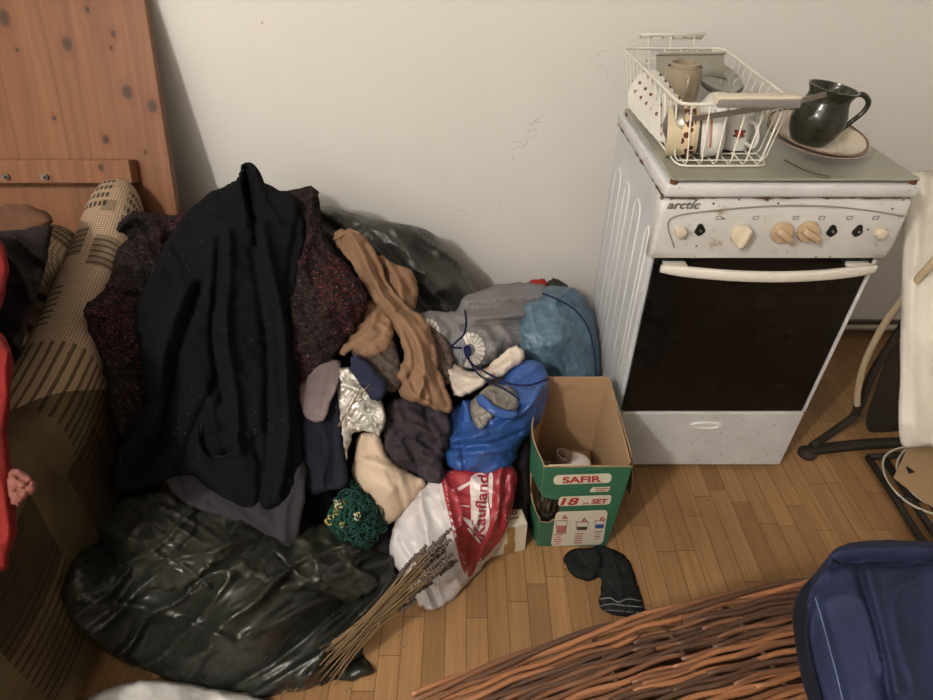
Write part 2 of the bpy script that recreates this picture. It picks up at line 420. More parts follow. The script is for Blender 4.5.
for x in (-1.30, -1.19, -1.6):
    s = obj('screw', join(tube([(x, -.047, rz - .012), (x, -.056, rz - .012)], .009, 12), tube([(x, -.056, rz - .012), (x, -.068, rz - .012)], .005, 8)), MET, b, 40)
# ------------------------------------------------------------------ sofa
def m_sofa():
    m = N('patchwork_upholstery'); co = m.co(); s = m.n('ShaderNodeSeparateXYZ'); m.put(s.inputs[0], co)
    wv = m.math('MULTIPLY', m.wave(46, m.map((1, 1, 1)), .8, 'Y'), m.wave(46, m.map((1, 1, 1)), .8, 'X'))
    base = m.mix(wv, C(138, 112, 88), C(204, 178, 150))
    cellv = m.map((9, 6.5, 6.5)); vc = m.n('ShaderNodeTexVoronoi', distance='CHEBYCHEV'); m.put(vc.inputs[0], cellv); vc.inputs['Scale'].default_value = 1; vc.inputs['Randomness'].default_value = .75
    cs = m.n('ShaderNodeSeparateColor'); m.put(cs.inputs[0], vc.outputs['Color'])
    blk = m.math('GREATER_THAN', cs.outputs[0], .60); ins = m.math('LESS_THAN', vc.outputs['Distance'], .34); blk = m.math('MULTIPLY', blk, ins)
    base = m.mix(m.math('MULTIPLY', blk, .6), base, C(104, 92, 68))
    st = m.math('GREATER_THAN', m.wave(17, None, 1.5, 'Y', dscale=2), .68); st = m.math('MULTIPLY', st, m.math('GREATER_THAN', cs.outputs[1], .52)); st = m.math('MULTIPLY', st, m.math('LESS_THAN', vc.outputs['Distance'], .42))
    base = m.mix(m.math('MULTIPLY', st, .85), base, C(52, 42, 34))
    # striped and olive zones nearer the seat front; the olive also carries painted shade
    def rmask(u0, v0, u1, v1, z):
        a, b_ = PZ(u0, (v0 + v1) / 2, z), PZ(u1, (v0 + v1) / 2, z); c_, d_ = PZ((u0 + u1) / 2, v0, z), PZ((u0 + u1) / 2, v1, z)
        kx = m.math('LESS_THAN', m.math('ABSOLUTE', m.math('SUBTRACT', s.outputs[0], (a.x + b_.x) / 2)), abs(b_.x - a.x) / 2); ky = m.math('LESS_THAN', m.math('ABSOLUTE', m.math('SUBTRACT', s.outputs[1], (c_.y + d_.y) / 2)), abs(c_.y - d_.y) / 2)
        return m.math('MULTIPLY', kx, ky)
    fine = m.math('GREATER_THAN', m.wave(16, None, .5, 'Y', dscale=4), .72); tick = m.math('MULTIPLY', m.math('GREATER_THAN', m.wave(22, None, .3, 'X'), .35), m.math('GREATER_THAN', m.wave(9, None, 1.0, 'Y'), .3))
    for q_ in ((50, 229, 78, 250, .655), (88, 203, 103, 211, .70), (90, 235, 118, 262, .65)): base = m.mix(m.math('MULTIPLY', rmask(*q_), .62), base, C(96, 84, 62))
    for q_ in ((50, 229, 78, 250, .655), (90, 235, 118, 262, .65), (36, 275, 68, 308, .62)): base = m.mix(m.math('MULTIPLY', m.math('MULTIPLY', rmask(*q_), fine), .75), base, C(46, 38, 30))
    for q_ in ((70, 182, 98, 203, .715), (112, 187, 136, 224, .70)): base = m.mix(m.math('MULTIPLY', m.math('MULTIPLY', rmask(*q_), tick), .85), base, C(30, 26, 24))
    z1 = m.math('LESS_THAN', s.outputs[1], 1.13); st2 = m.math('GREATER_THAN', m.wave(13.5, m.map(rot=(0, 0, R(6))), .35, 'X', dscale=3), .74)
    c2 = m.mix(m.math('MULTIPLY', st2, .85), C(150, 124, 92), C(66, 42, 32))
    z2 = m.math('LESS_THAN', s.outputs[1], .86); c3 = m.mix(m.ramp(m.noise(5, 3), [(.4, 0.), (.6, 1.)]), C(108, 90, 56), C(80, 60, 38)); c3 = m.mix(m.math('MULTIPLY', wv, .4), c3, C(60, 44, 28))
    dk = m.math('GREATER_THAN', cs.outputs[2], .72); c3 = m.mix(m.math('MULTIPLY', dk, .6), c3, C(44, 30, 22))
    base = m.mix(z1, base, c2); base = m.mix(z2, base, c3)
    m.set(Base_Color=base, Roughness=.95); m.b.inputs['Specular IOR Level'].default_value = .15
    m.bump(m.math('ADD', wv, m.noise(60, 3)), .5, .002); return m.m
SOFA = m_sofa()
sofa = thing('sofa', 'patchwork fabric sofa with a rounded tan armrest, left of the clothes heap', 'sofa', (0, 0, 0))
armc = [(PZ(114, 163, .765), .765, .062), (PZ(96, 222, .695), .695, .071), (PZ(75, 278, .64), .64, .077), (PZ(53, 330, .60), .60, .080), (PZ(17, 395, .57), .57, .084), (PZ(-26, 455, .55), .55, .088), (PZ(-92, 560, .54), .54, .09), (Vector((-.93, .15, .54)), .54, .09)]
def arm():
    secs = []
    pc = spline([(a[0].x, a[0].y, a[1], a[2]) for a in armc], 5)
    m = len(pc)
    for i, (x, y, z, w) in enumerate(pc):
        a = pc[max(i - 1, 0)]; b2 = pc[min(i + 1, m - 1)]; t = Vector((b2[0] - a[0], b2[1] - a[1], 0)).normalized(); nx = Vector((-t.y, t.x, 0))
        if nx.x < 0: nx = -nx
        e = 1.0
        if i < 4: e = [.45, .85, .95, 1][i]
        ring = []
        k = 16
        for j in range(k + 1):
            a2 = math.pi * j / k
            cx = math.copysign(abs(math.cos(a2)) ** .75, math.cos(a2)); cz = math.sin(a2) ** .8
            ring.append((x + nx.x * w * cx * e, y + nx.y * w * cx * e, z - .075 + .075 * cz * (e if e > 0 else .0) - (1 - e) * .02))
        lo = []
        for zz, ww in ((z - .14, .93), (.3, .86), (.16, .86), (.05, .84)):
            zz = min(zz, z - .14) if zz > .2 else zz
            lo.append((-1, zz, ww))
        L = [(x - nx.x * w * ww * max(e, .6), y - nx.y * w * ww * max(e, .6), zz) for _, zz, ww in lo]
        Rr = [(x + nx.x * w * ww * max(e, .6), y + nx.y * w * ww * max(e, .6), zz) for _, zz, ww in lo][::-1]
        secs.append(Rr + ring + L)
    V = [p for s in secs for p in s]; n = len(secs[0]); Fc = []
    for i in range(m - 1):
        for k in range(n):
            Fc.append((i * n + k, (i + 1) * n + k, (i + 1) * n + (k + 1) % n, i * n + (k + 1) % n))
    Fc.append(tuple(range(n))); Fc.append(tuple((m - 1) * n + k for k in range(n))[::-1])
    return V, Fc
def m_arm():
    m = N('patchwork_arm_upholstery'); uv = m.n('ShaderNodeUVMap').outputs[0]; s = m.n('ShaderNodeSeparateXYZ'); m.put(s.inputs[0], uv); A_, B_ = s.outputs[0], s.outputs[1]
    wv = m.math('MULTIPLY', m.wave(48, uv, .8, 'Y'), m.wave(48, uv, .8, 'X'))
    base = m.mix(wv, C(138, 112, 88), C(206, 180, 152)); base = m.mix(m.math('MULTIPLY', m.noise(9, 3, uv), .25), base, C(120, 104, 84))
    def rm(a0, a1, b0, b1):
        kx = m.math('LESS_THAN', m.math('ABSOLUTE', m.math('SUBTRACT', A_, (a0 + a1) / 2)), (a1 - a0) / 2); ky = m.math('LESS_THAN', m.math('ABSOLUTE', m.math('SUBTRACT', B_, (b0 + b1) / 2)), (b1 - b0) / 2); return m.math('MULTIPLY', kx, ky)
    fine = m.math('GREATER_THAN', m.wave(17, uv, .8, 'Y', dscale=4), .70); lng = m.math('GREATER_THAN', m.wave(14, uv, .5, 'X', dscale=3), .72)
    tick = m.math('MULTIPLY', m.math('GREATER_THAN', m.wave(26, uv, .6, 'X'), .30), m.math('GREATER_THAN', m.wave(9, uv, 1.5, 'Y'), .42))
    for q in ((-.085, -.012, .24, .335), (.0, .036, .145, .185), (.010, .085, .27, .37)): base = m.mix(m.math('MULTIPLY', rm(*q), .62), base, C(98, 84, 64))
    for q in ((-.085, -.012, .24, .335), (.010, .085, .27, .37), (-.12, -.02, .42, .55)): base = m.mix(m.math('MULTIPLY', m.math('MULTIPLY', rm(*q), fine), .7), base, C(44, 36, 28))
    for q in ((-.06, .015, .05, .17), (.055, .12, .07, .25)): base = m.mix(m.math('MULTIPLY', m.math('MULTIPLY', rm(*q), tick), .85), base, C(30, 26, 24))
    z1 = m.math('GREATER_THAN', B_, .60); c2 = m.mix(m.math('MULTIPLY', lng, .85), C(150, 124, 94), C(58, 38, 30)); c2 = m.mix(m.math('MULTIPLY', rm(-.14, -.055, .585, .80), .7), c2, C(50, 42, 30))
    c2 = m.mix(m.math('MULTIPLY', wv, .25), c2, C(190, 160, 124))
    base = m.mix(z1, base, c2)
    z2 = m.math('GREATER_THAN', m.math('ADD', B_, m.math('MULTIPLY', A_, 1.0)), .80); c3 = m.mix(m.ramp(m.noise(5, 3, uv), [(.4, 0.), (.6, 1.)]), C(100, 84, 54), C(72, 55, 36)); c3 = m.mix(m.math('MULTIPLY', wv, .5), c3, C(52, 40, 26))  # near end: olive fabric, with the shade there darkened into its colour
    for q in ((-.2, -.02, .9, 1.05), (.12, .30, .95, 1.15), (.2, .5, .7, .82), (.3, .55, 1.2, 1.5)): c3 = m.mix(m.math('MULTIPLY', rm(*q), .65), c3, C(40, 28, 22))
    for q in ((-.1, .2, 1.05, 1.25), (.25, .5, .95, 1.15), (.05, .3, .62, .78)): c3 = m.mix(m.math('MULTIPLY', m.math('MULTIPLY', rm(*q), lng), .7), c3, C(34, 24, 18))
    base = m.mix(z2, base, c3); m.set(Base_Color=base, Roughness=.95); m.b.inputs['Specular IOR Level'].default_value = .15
    m.bump(m.math('ADD', wv, m.noise(60, 3)), .5, .002); return m.m
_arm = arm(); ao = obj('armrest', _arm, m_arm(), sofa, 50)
_n = 8 + 17; _rows = len(_arm[0]) // _n; _uv = []; _b = 0.0
for i in range(_rows):
    ring = [Vector(p) for p in _arm[0][i * _n:(i + 1) * _n]]
    if i: _b += (Vector((ring[12].x, ring[12].y, 0)) - _pm).length
    _pm = Vector((ring[12].x, ring[12].y, 0)); acc = [0.0]
    for k in range(1, _n): acc.append(acc[-1] + (ring[k] - ring[k - 1]).length)
    _uv += [(acc[12] - acc[k], _b) for k in range(_n)]
_sgn = -1 if _arm[0][6 * _n + 4][0] < _arm[0][6 * _n + 20][0] else 1
_l = ao.data.uv_layers.new(name='UVMap')
for lp_ in ao.data.loops: _l.data[lp_.index].uv = (_uv[lp_.vertex_index][0] * _sgn, _uv[lp_.vertex_index][1])
obj('seat', join(box(-2.15, -1.0, .3, 1.3, .1, .40, .05, 4)), SOFA, sofa, 50)
obj('backrest', xf(box(-.62, .58, -.10, .10, .0, .52, .08, 5), Matrix.Translation((-1.58, 1.32, .19)) @ Matrix.Rotation(R(-6), 4, 'X')), SOFA, sofa, 50)
for x, y in ((-2.05, .4), (-2.05, 1.2), (-1.1, 1.35), (-.88, .3)):
    obj('leg', box(x - .03, x + .03, y - .03, y + .03, 0, .12, .004), plain('dark_sofa_leg', C(50, 34, 22), .5), sofa, False)
# ------------------------------------------------------------------ stove
def enamel(name, col, rust=.5, dirt=.4, rough=.3):
    m = N(name); f = m.noise(7, 5, rough=.6)
    c = m.mix(m.ramp(f, [(.35, 0.), (.75, 1.)]), col, scale_c(col, .80))
    d = m.ramp(m.noise(28, 6, rough=.75), [(.60, 0.), (.70, 1.)]); c = m.mix(m.math('MULTIPLY', d, dirt), c, C(150, 122, 86))
    s = m.math('LESS_THAN', m.vor(48), .125); s = m.math('MULTIPLY', s, m.math('GREATER_THAN', m.noise(9, 2), .50)); c = m.mix(m.math('MULTIPLY', s, rust), c, C(84, 50, 28))
    if name.startswith('stained'):   # chipped rusty line under the worktop edge
        sz = m.n('ShaderNodeSeparateXYZ'); m.put(sz.inputs[0], m.n('ShaderNodeNewGeometry').outputs['Position']); k = m.math('GREATER_THAN', m.math('ADD', sz.outputs[2], m.math('MULTIPLY', m.noise(55, 4), .045)), .8865)
        c = m.mix(m.math('MULTIPLY', k, .85), c, C(92, 58, 34))
    m.set(Base_Color=c, Roughness=rough); m.b.inputs['Specular IOR Level'].default_value = .45; m.bump(m.noise(60, 3), .08, .002); return m.m
ENA = enamel('white_enamel', C(208, 208, 208), .6, .25); ENP = enamel('stained_panel_enamel', C(206, 203, 198), 1.0, .9); ENS = enamel('side_enamel', C(200, 202, 206), .5, .15)
RUST = plain('rust_brown', C(96, 60, 34), .9, bumps=(80, .5)); BLK = plain('black_hole_plastic', C(10, 9, 8), .6)
GROOVE = plain('worn_ridge_white', C(226, 226, 226), .4)
stove = thing('stove', 'old white enamel cooker with a black glass oven door, its top covered with dishes', 'stove', (.68, 1.45, 0))
W = dict(parent=stove, world=True)
SX0, SX1, SD0, SD1 = .42, .938, 1.225, 1.70
obj('body', join(box(SX0, SX1, SD0, SD1, .02, .862, .004), box(SX0 + .02, SX1 - .02, SD0 + .02, SD1 - .02, .0, .03)), ENS, smooth=False, **W)
for k, (dc, hw, zt) in enumerate(((1.615, .034, .765), (1.50, .024, .77), (1.385, .030, .775), (1.275, .015, .76))):
    pts = [(SX0 - .0005, dc + hw, .12)] + [(SX0 - .0005, dc + hw * math.cos(a), zt - .03 + .03 * math.sin(a)) for a in np.linspace(0, math.pi, 9)] + [(SX0 - .0005, dc - hw, .12)]
    obj('pressed_ridge', tube(pts, .0022, 6), GROOVE, **W)
obj('worktop', box(.412, .944, 1.193, 1.70, .864, .894, .009, 3), ENA, smooth=40, **W)
for _p in ([(.4127, y_, .8645) for y_ in np.arange(1.205, 1.69, .008)], [(x_, 1.1945, .8640) for x_ in np.arange(.43, .93, .008)]):
    obj('rust_edge', tube(_p, [max(.0003, (.0042 if _p[0][0] < .42 else .0030) * (float(vn(i * .42, .5, 8)) - .25)) for i in range(len(_p))], 6), RUST, **W)

# control panel: curved front
def panel():
    prof = [(1.225, .718), (1.203, .718), (1.194, .723), (1.189, .75), (1.188, .79), (1.190, .83), (1.195, .855), (1.204, .861), (1.225, .861)]
    V, Fc = [], []; xs = [.408, .411, .418, .55, .7, .85, .932, .939, .942]; ins = [.012, .004, 0, 0, 0, 0, 0, .004, .012]
    for x, i_ in zip(xs, ins):
        for y, z in prof: V.append((x, min(y + i_, 1.225), .79 + (z - .79) * (1 - i_ * 2.)))
    n = len(prof)
    for i in range(len(xs) - 1):
        for k in range(n - 1): Fc.append((i * n + k, i * n + k + 1, (i + 1) * n + k + 1, (i + 1) * n + k)[::-1])
    Fc.append(tuple(range(n))); Fc.append(tuple((len(xs) - 1) * n + k for k in range(n))[::-1])
    return V, Fc
cp = obj('control_panel', panel(), ENP, smooth=50, **W)
def onp(u, v, d=1.187): return P(u, v, d)
obj('embossed_line', tube(spline([onp(674, 247), onp(668, 226), onp(674, 217), onp(700, 212), onp(760, 206.5), onp(800, 205.5), onp(850, 208), onp(904, 216)], 6), .0016, 6), plain('grey_enamel_line', C(140, 138, 132), .4), **W)
def on_plane_y(vf2, cx, cz, y, ang=0, parent=None):
    v, f = vf2; return [(cx + p[0], y, cz + p[1]) for p in v], f
q = onp(684, 206); tv, tf = text2d('arctic', .026, .0006, shear=.2)
obj('lettering', on_plane_y((tv * np.array([1.15, 1]), tf), q.x, q.z, 1.1905), plain('worn_grey_print', C(96, 92, 84), .6), smooth=False, **W)
KN = plain('yellowed_plastic', C(204, 190, 164), .4, var=.15); KN2 = plain('brown_yellowed_plastic', C(184, 155, 120), .45, var=.2)
def knob(u, v, ang, mat, r=.0235, name='knob', grip=True):
    q = onp(u, v, 1.186); M = Matrix.Translation(q) @ Matrix.Rotation(R(90), 4, 'X')
    o = obj(name, xf(lathe([(r * .9, -.004), (r, .002), (r, .007), (r * .9, .012), (r * .6, .0135), (0, .0135)], 28), M), mat, smooth=40, **W)
    if grip:
        Mg = M @ Matrix.Rotation(R(ang), 4, 'Z'); w = r * .95
        o2 = obj('grip', xf(box(-r * .34, r * .34, -w, w, .008, .030, .006, 3), Mg), mat, o, 40, world=True)
    return o
knob(741, 234, -15, KN); knob(781, 231.5, 55, KN2); knob(807, 231, 60, KN2)
for u, v in ((680, 231), (880, 232.5)):
    k = knob(u, v, 0, KN, .0125, 'push_button', False)
for u, v in ((700, 230), (832, 231), (858, 231)):
    q = onp(u, v, 1.1865); M = Matrix.Translation(q) @ Matrix.Rotation(R(90), 4, 'X')
    pr = [((.0105 + .0018 * math.sin(3 * a + u)) * math.cos(a), (.0125 + .0016 * math.cos(2 * a + u)) * math.sin(a)) for a in np.linspace(0, 2 * math.pi, 20, False)]
    o = obj('bare_knob_hole', xf(([(x, y, -.003) for x, y in pr] + [(x, y, .0012) for x, y in pr], [tuple(range(20, 40))] + [(i, (i + 1) % 20, 20 + (i + 1) % 20, 20 + i) for i in range(20)]), M), BLK, smooth=False, **W)
    obj('shaft', xf(lathe([(.003, 0), (.003, .008), (0, .008)], 10), M), MET, o, world=True)
# small printed symbols above the knobs
SYM = plain('faded_symbol_print', C(150, 148, 146), .6)
for u in (719, 756, 796, 822, 850, 876):
    q = onp(u, 218); t = .0008; a, c2 = .006, .004
    obj('symbol', join(box(q.x - a, q.x + a, 1.1868, 1.1890, q.z + c2 - t, q.z + c2), box(q.x - a, q.x + a, 1.1868, 1.1890, q.z - c2, q.z - c2 + t), box(q.x - a, q.x - a + t, 1.1868, 1.1890, q.z - c2, q.z + c2), box(q.x + a - t, q.x + a, 1.1868, 1.1890, q.z - c2, q.z + c2)), SYM, smooth=False, **W)
def m_doorglass(name, base, spk):
    m = N(name); s = m.ramp(m.noise(38, 8, rough=.8, dist=.4), [(.62, 0.), (.74, 1.)]); s2 = m.ramp(m.noise(5, 3), [(.4, 0.), (.65, 1.)])
    c = m.mix(m.math('MULTIPLY', m.math('MULTIPLY', s, s2), spk), base, C(112, 92, 70)); m.set(Base_Color=c, Roughness=m.ramp(m.noise(12, 5), [(.3, .12), (.7, .35)]))
    m.b.inputs['Specular IOR Level'].default_value = .4; return m.m
door = obj('oven_door', box(.430, .928, 1.214, 1.234, .230, .712, .003), m_doorglass('black_door_glass', C(13, 12, 12), .10), smooth=False, **W)
obj('door_trim', box(.9285, .937, 1.212, 1.234, .230, .706, .002), ENA, door, False, world=True)
obj('window_pane', box(.495, .865, 1.2125, 1.2145, .330, .610, .0008), m_doorglass('brown_window_glass', C(16, 13, 11), .30), door, False, world=True)
hp = []
for t in np.linspace(0, 1, 21): hp.append((.441 + t * .487, 1.196 - .036 * math.sin(math.pi * t) ** .9, .694))
def bar(pts, w, h, tp=None):
    V, Fc = [], []; n = 12; m = len(pts)
    for i, p in enumerate(pts):
        s = 1 if not tp else tp[i]
        for k in range(n):
            a = 2 * math.pi * k / n; cx = math.copysign(abs(math.cos(a)) ** .6, math.cos(a)); sx = math.copysign(abs(math.sin(a)) ** .6, math.sin(a))
            V.append((p[0], p[1] + w * cx * s, p[2] + h * sx * s))
    for i in range(m - 1):
        for k in range(n): Fc.append((i * n + k, (i + 1) * n + k, (i + 1) * n + (k + 1) % n, i * n + (k + 1) % n))
    Fc.append(tuple(range(n))); Fc.append(tuple((m - 1) * n + k for k in range(n))[::-1]); return V, Fc
hd = obj('door_handle', join(bar(hp, .008, .0125, [.7 + .3 * min(1, i / 1.5, (20 - i) / 1.5) for i in range(21)]), box(.448, .500, 1.19, 1.216, .692, .704, .003), box(.866, .918, 1.19, 1.216, .692, .704, .003)), plain('cream_handle_plastic', C(214, 208, 196), .35, var=.06), door, 50, world=True)
dr = obj('drawer', box(.430, .936, 1.212, 1.23, .012, .226, .004), ENA, smooth=False, **W)
q = PZ(706, 425, .19)
q = P(706, 425, 1.211)
obj('drawer_pull', ([(q.x + .046 * math.copysign(abs(math.cos(a)) ** .8, math.cos(a)) * s, 1.2125 - dd, q.z + .0125 * math.sin(a) * s) for s, dd in ((1, 0), (.97, .006), (.8, .007), (.7, .003)) for a in np.linspace(0, 2 * math.pi, 24, False)],
    [(i * 24 + k, i * 24 + (k + 1) % 24, (i + 1) * 24 + (k + 1) % 24, (i + 1) * 24 + k) for i in range(3) for k in range(24)] + [tuple(72 + k for k in range(24))]), plain('white_pull', C(214, 212, 206), .35), dr, 40, world=True)
mg = N('dusty_greenish_glass'); mg.set(Base_Color=mg.mix(mg.noise(6, 4), C(150, 150, 132), C(176, 174, 156)), Roughness=.22, Transmission_Weight=.25, IOR=1.45)
obj('glass_lid', box(.424, .934, 1.197, 1.675, .9005, .9060, .0015), mg.m, smooth=False, **W)
for x, y in ((.430, 1.203), (.925, 1.203), (.430, 1.655), (.925, 1.655)):
    obj('lid_bumper', tube([(x, y, .893), (x, y, .903)], .008, 10), RUST, smooth=40, **W)
LZ = .9065
# ------------------------------------------------------------------ dish rack
WIRE = plain('white_coated_wire', C(222, 216, 202), .4, var=.06)
rack = thing('dish_rack', 'white wire dish drainer full of crockery on top of the stove', 'dish rack', (.56, 1.53, LZ))
WR = dict(parent=rack, world=True)
top = [(.435, 1.278), (.673, 1.278), (.694, 1.79), (.424, 1.79)]; bot = [(.449, 1.255), (.640, 1.255), (.665, 1.74), (.442, 1.74)]
ZT, ZB = 1.030, LZ + .004
def rr(c, z, r=.022):
    out = []
    for i in range(4):
        a = Vector((*c[i - 1], z)); b = Vector((*c[i], z)); d = Vector((*c[(i + 1) % 4], z))
        p = b + (a - b).normalized() * r; q = b + (d - b).normalized() * r
        out += [p, (p * .25 + b * .5 + q * .25) * 1.0, q]
    return out
obj('rim_wire', tube(rr(top, ZT), .0034, 8, True), WIRE, **WR)
obj('bottom_wire', tube(rr(bot, ZB), .0022, 8, True), WIRE, **WR)
def lp(a, b, t): return (a[0] + (b[0] - a[0]) * t, a[1] + (b[1] - a[1]) * t)
for t in (.10, .26, .42, .58, .74, .90):
    a, b = lp(top[0], top[1], t), lp(bot[0], bot[1], t); c, d = lp(bot[3], bot[2], t), lp(top[3], top[2], t)
    obj('basket_wire', tube([(*a, ZT), (*lp(a, b, .93), ZB + .010), (*lp(b, c, .02), ZB), (*lp(b, c, .98), ZB), (*lp(c, d, .1), ZB + .012), (*d, ZT)], .0018, 6), WIRE, **WR)
for t in np.linspace(.05, .95, 12):
    a, b = lp(top[0], top[3], t), lp(bot[0], bot[3], t); c, d = lp(bot[1], bot[2], t), lp(top[1], top[2], t)
    obj('basket_wire', tube([(*a, ZT), (*lp(a, b, .93), ZB + .012), (*lp(b, c, .03), ZB + .003), (*lp(b, c, .97), ZB + .003), (*lp(c, d, .1), ZB + .012), (*d, ZT)], .0018, 6), WIRE, **WR)
hk = [tube([(.465, 1.80, 1.062), (.640, 1.80, 1.062)], .0035, 8), tube([(.465, 1.815, 1.050), (.640, 1.815, 1.050)], .003, 8), tube([(.468, 1.80, .99), (.636, 1.80, .99)], .002, 6), tube([(.468, 1.80, 1.0), (.636, 1.80, 1.0)], .002, 6)]
for x in (.470, .500, .53, .56, .59, .62, .637): hk.append(tube([(x, 1.798, 1.062), (x, 1.817, 1.050)], .003, 6))
obj('cutlery_holder', join(*hk), WIRE, **WR)
for x in (.49, .55, .613): obj('holder_wire', tube([(x, 1.80, 1.062), (x, 1.79, ZT), (x, 1.80, .99), (x, 1.765, .95)], .002, 6), WIRE, **WR)
# crockery
def m_cer(name, col, rough=.18, spots=None, sc=60):
    m = N(name); c = m.mix(m.noise(12, 3), scale_c(col, .9), col)
    if spots:
        k = m.math('LESS_THAN', m.vor(sc, None, 'F1'), .26); k = m.math('MULTIPLY', k, m.math('GREATER_THAN', m.noise(32, 1), .5)); c = m.mix(k, c, spots)
    m.set(Base_Color=c, Roughness=rough); m.b.inputs['Specular IOR Level'].default_value = .5; return m.m
CW = m_cer('white_china', C(216, 214, 208)); CB = m_cer('tan_stoneware', C(158, 143, 118), .3); CC = m_cer('cream_china', C(204, 188, 154)); CF = m_cer('dotted_china', C(208, 204, 194), .2, C(108, 66, 48))
def hollow(prof, th, n=32):
    """outer profile (r, z) from foot to rim, plus the inside wall"""
    inner = [(max(r - th, .0), z + (th if i == 0 else 0)) for i, (r, z) in enumerate(prof)][::-1]
    inner.append((0, prof[0][1] + th)); return lathe([(0, prof[0][1])] + prof + inner, n)
def handle(r, z0, z1, out=.025, w=.004, flat=1.0):
    return tube(spline([(r - .003, 0, z1), (r + out * .8, 0, z1 + .002), (r + out, 0, (z0 + z1) / 2 + .004), (r + out * .5, 0, z0), (r - .004, 0, z0 - .002)], 6), w, 8)
def cup(name, label, loc, rot, r, h, mat, cat='cup', group=None, taper=.8, hnd=True, hout=.026, band=None, bandmat=None, hang=0):
    t = thing(name, label, cat, loc, rot, group)
    obj('bowl', hollow([(r * taper * .8, 0), (r * taper, .004), (r * (taper * .3 + .7), h * .45), (r, h * .85), (r * 1.0, h)], .004), mat, t, 50)
    if hnd: obj('handle', xf(handle(r * .97, h * .25, h * .8, hout), Matrix.Rotation(R(hang), 4, 'Z')), mat, t)
    if band: obj('band', lathe([(r * (taper * .3 + .7) + .0012, h * band[0]), (r + .0012, h * band[1])], 32, open_=True), bandmat, t)
    return t
mf = N('brown_flower_band'); fl = mf.vor(62, None, 'F1'); mf.set(Base_Color=mf.mix(mf.math('LESS_THAN', fl, .46), C(214, 190, 150), C(98, 44, 28)), Roughness=.25)
PIH = math.pi / 2
q = P(686, 68, 1.51)
cup('mug', 'tan stoneware mug standing highest in the dish rack', (q.x, 1.52, .972), (0, 0, 0), .042, .075, CB, 'mug', taper=1.0, hang=-95, hout=.022)
cup('cup', 'smaller tan cup nested inside the highest tan mug', (q.x + .002, 1.522, .988), (0, 0, 0), .0345, .067, CB, 'cup', taper=.95, hnd=False)
cup('bowl_cup', 'cream cup lying on its side with a band of brown flowers', (.500, 1.318, LZ + .058), (0, -PIH - .12, R(-14)), .052, .066, CC, 'cup', taper=.92, band=(.15, .55), bandmat=mf.m, hang=180, hout=.014)
cup('tea_cup', 'white cup lying on its side marked with one orange stripe', (.555, 1.312, LZ + .052), (0, -PIH - .15, R(-16)), .047, .048, CW, 'cup', taper=.85, hang=180, hout=.022)
o = [x for x in bpy.data.objects if x.name.startswith('tea_cup')][0]
obj('orange_stripe', tube([(.0466 * math.cos(R(a)), .0466 * math.sin(R(a)), .029) for a in range(-105, -20, 8)], .0020, 6), plain('orange_glaze', C(180, 110, 66), .3), o)
fc = cup('flower_mug', 'white mug turned upside down printed with a red flower', (.602, 1.365, LZ + .086), (math.pi, 0, 0), .033, .078, CW, 'mug', taper=.9, hang=60)
fv = []
for k in range(9):
    a = 2 * math.pi * k / 9; fv.append((math.cos(a) * .006, math.sin(a) * .006))
def disc(c, nrm, r, n=12):
    z = Vector(nrm).normalized(); x = z.orthogonal().normalized(); y = z.cross(x)
    return [Vector(c) + (x * math.cos(2 * math.pi * k / n) + y * math.sin(2 * math.pi * k / n)) * r for k in range(n)], [tuple(range(n))]
RED = plain('red_glaze', C(150, 30, 26), .3); GRN = plain('dark_green_glaze', C(40, 56, 38), .4)
def wrap(a0, z0, pts, rad):  # decal on the mug's wall
    return [(rad * math.cos(a0 + p[0] / rad), rad * math.sin(a0 + p[0] / rad), z0 + p[1]) for p in pts]
star = [((.0105 if k % 2 else .0072) * math.cos(math.pi * k / 8), (.0105 if k % 2 else .0072) * math.sin(math.pi * k / 8)) for k in range(16)]
lf = [((.014 if k % 3 else .008) * math.cos(math.pi * k / 9), (.013 if k % 3 else .008) * math.sin(math.pi * k / 9)) for k in range(18)]
obj('printed_leaves', (wrap(R(100), .040, lf, .0338), [tuple(range(18))]), GRN, fc, False)
obj('printed_flower', (wrap(R(100), .040, star, .0345), [tuple(range(16))]), RED, fc, False)
# saucers standing in the rack's left side
sau = thing('saucer', 'white saucer standing upright, nearest the front left corner of the dish rack', 'saucer', (.462, 1.40, LZ + .060), (0, R(-82), R(28)), 'saucers upright in the dish rack')
obj('saucer_body', hollow([(.018, 0), (.021, .003), (.038, .005), (.053, .014)], .003), CF, sau, 50)
for k, dy in enumerate((.035, .07, .108, .15)):
    s = dup(sau); s.location = (.460 - .004 * k, 1.40 + dy, LZ + .060 + .003 * k); s.rotation_euler = (0, R(-80 + 3 * k), R(28 + 3 * k))
    s['label'] = ['white saucer standing upright, second behind the front left corner of the rack', 'white saucer standing upright in the middle of the row of saucers', 'white saucer standing upright, second from the back of the row of saucers', 'white saucer standing upright at the back of the row, beside the tan mugs'][k]
cup('white_bowl', 'white handled bowl upside down beside the tan mugs under the cream handle', (.585, 1.42, LZ + .095), (math.pi + .2, .1, 0), .055, .055, CW, 'bowl', taper=.75, hang=130)
cup('lower_bowl', 'white bowl upside down at the bottom of the rack beneath the tan mug', (.52, 1.50, LZ + .068), (math.pi, 0, 0), .050, .06, CF, 'bowl', taper=.8, hnd=False)
GREYP = plain('grey_plastic', C(150, 144, 130), .5)
t = thing('drainer_tray', 'grey plastic tray propped against the back wires of the dish rack', 'tray', (.575, 1.70, 1.0), (R(55), 0, R(3)))
obj('tray_panel', join(box(-.08, .10, -.035, .035, -.003, .003, .002), box(-.08, .10, -.038, -.032, -.003, .010, .001), box(-.08, .10, .032, .038, -.003, .010, .001)), GREYP, t, False)
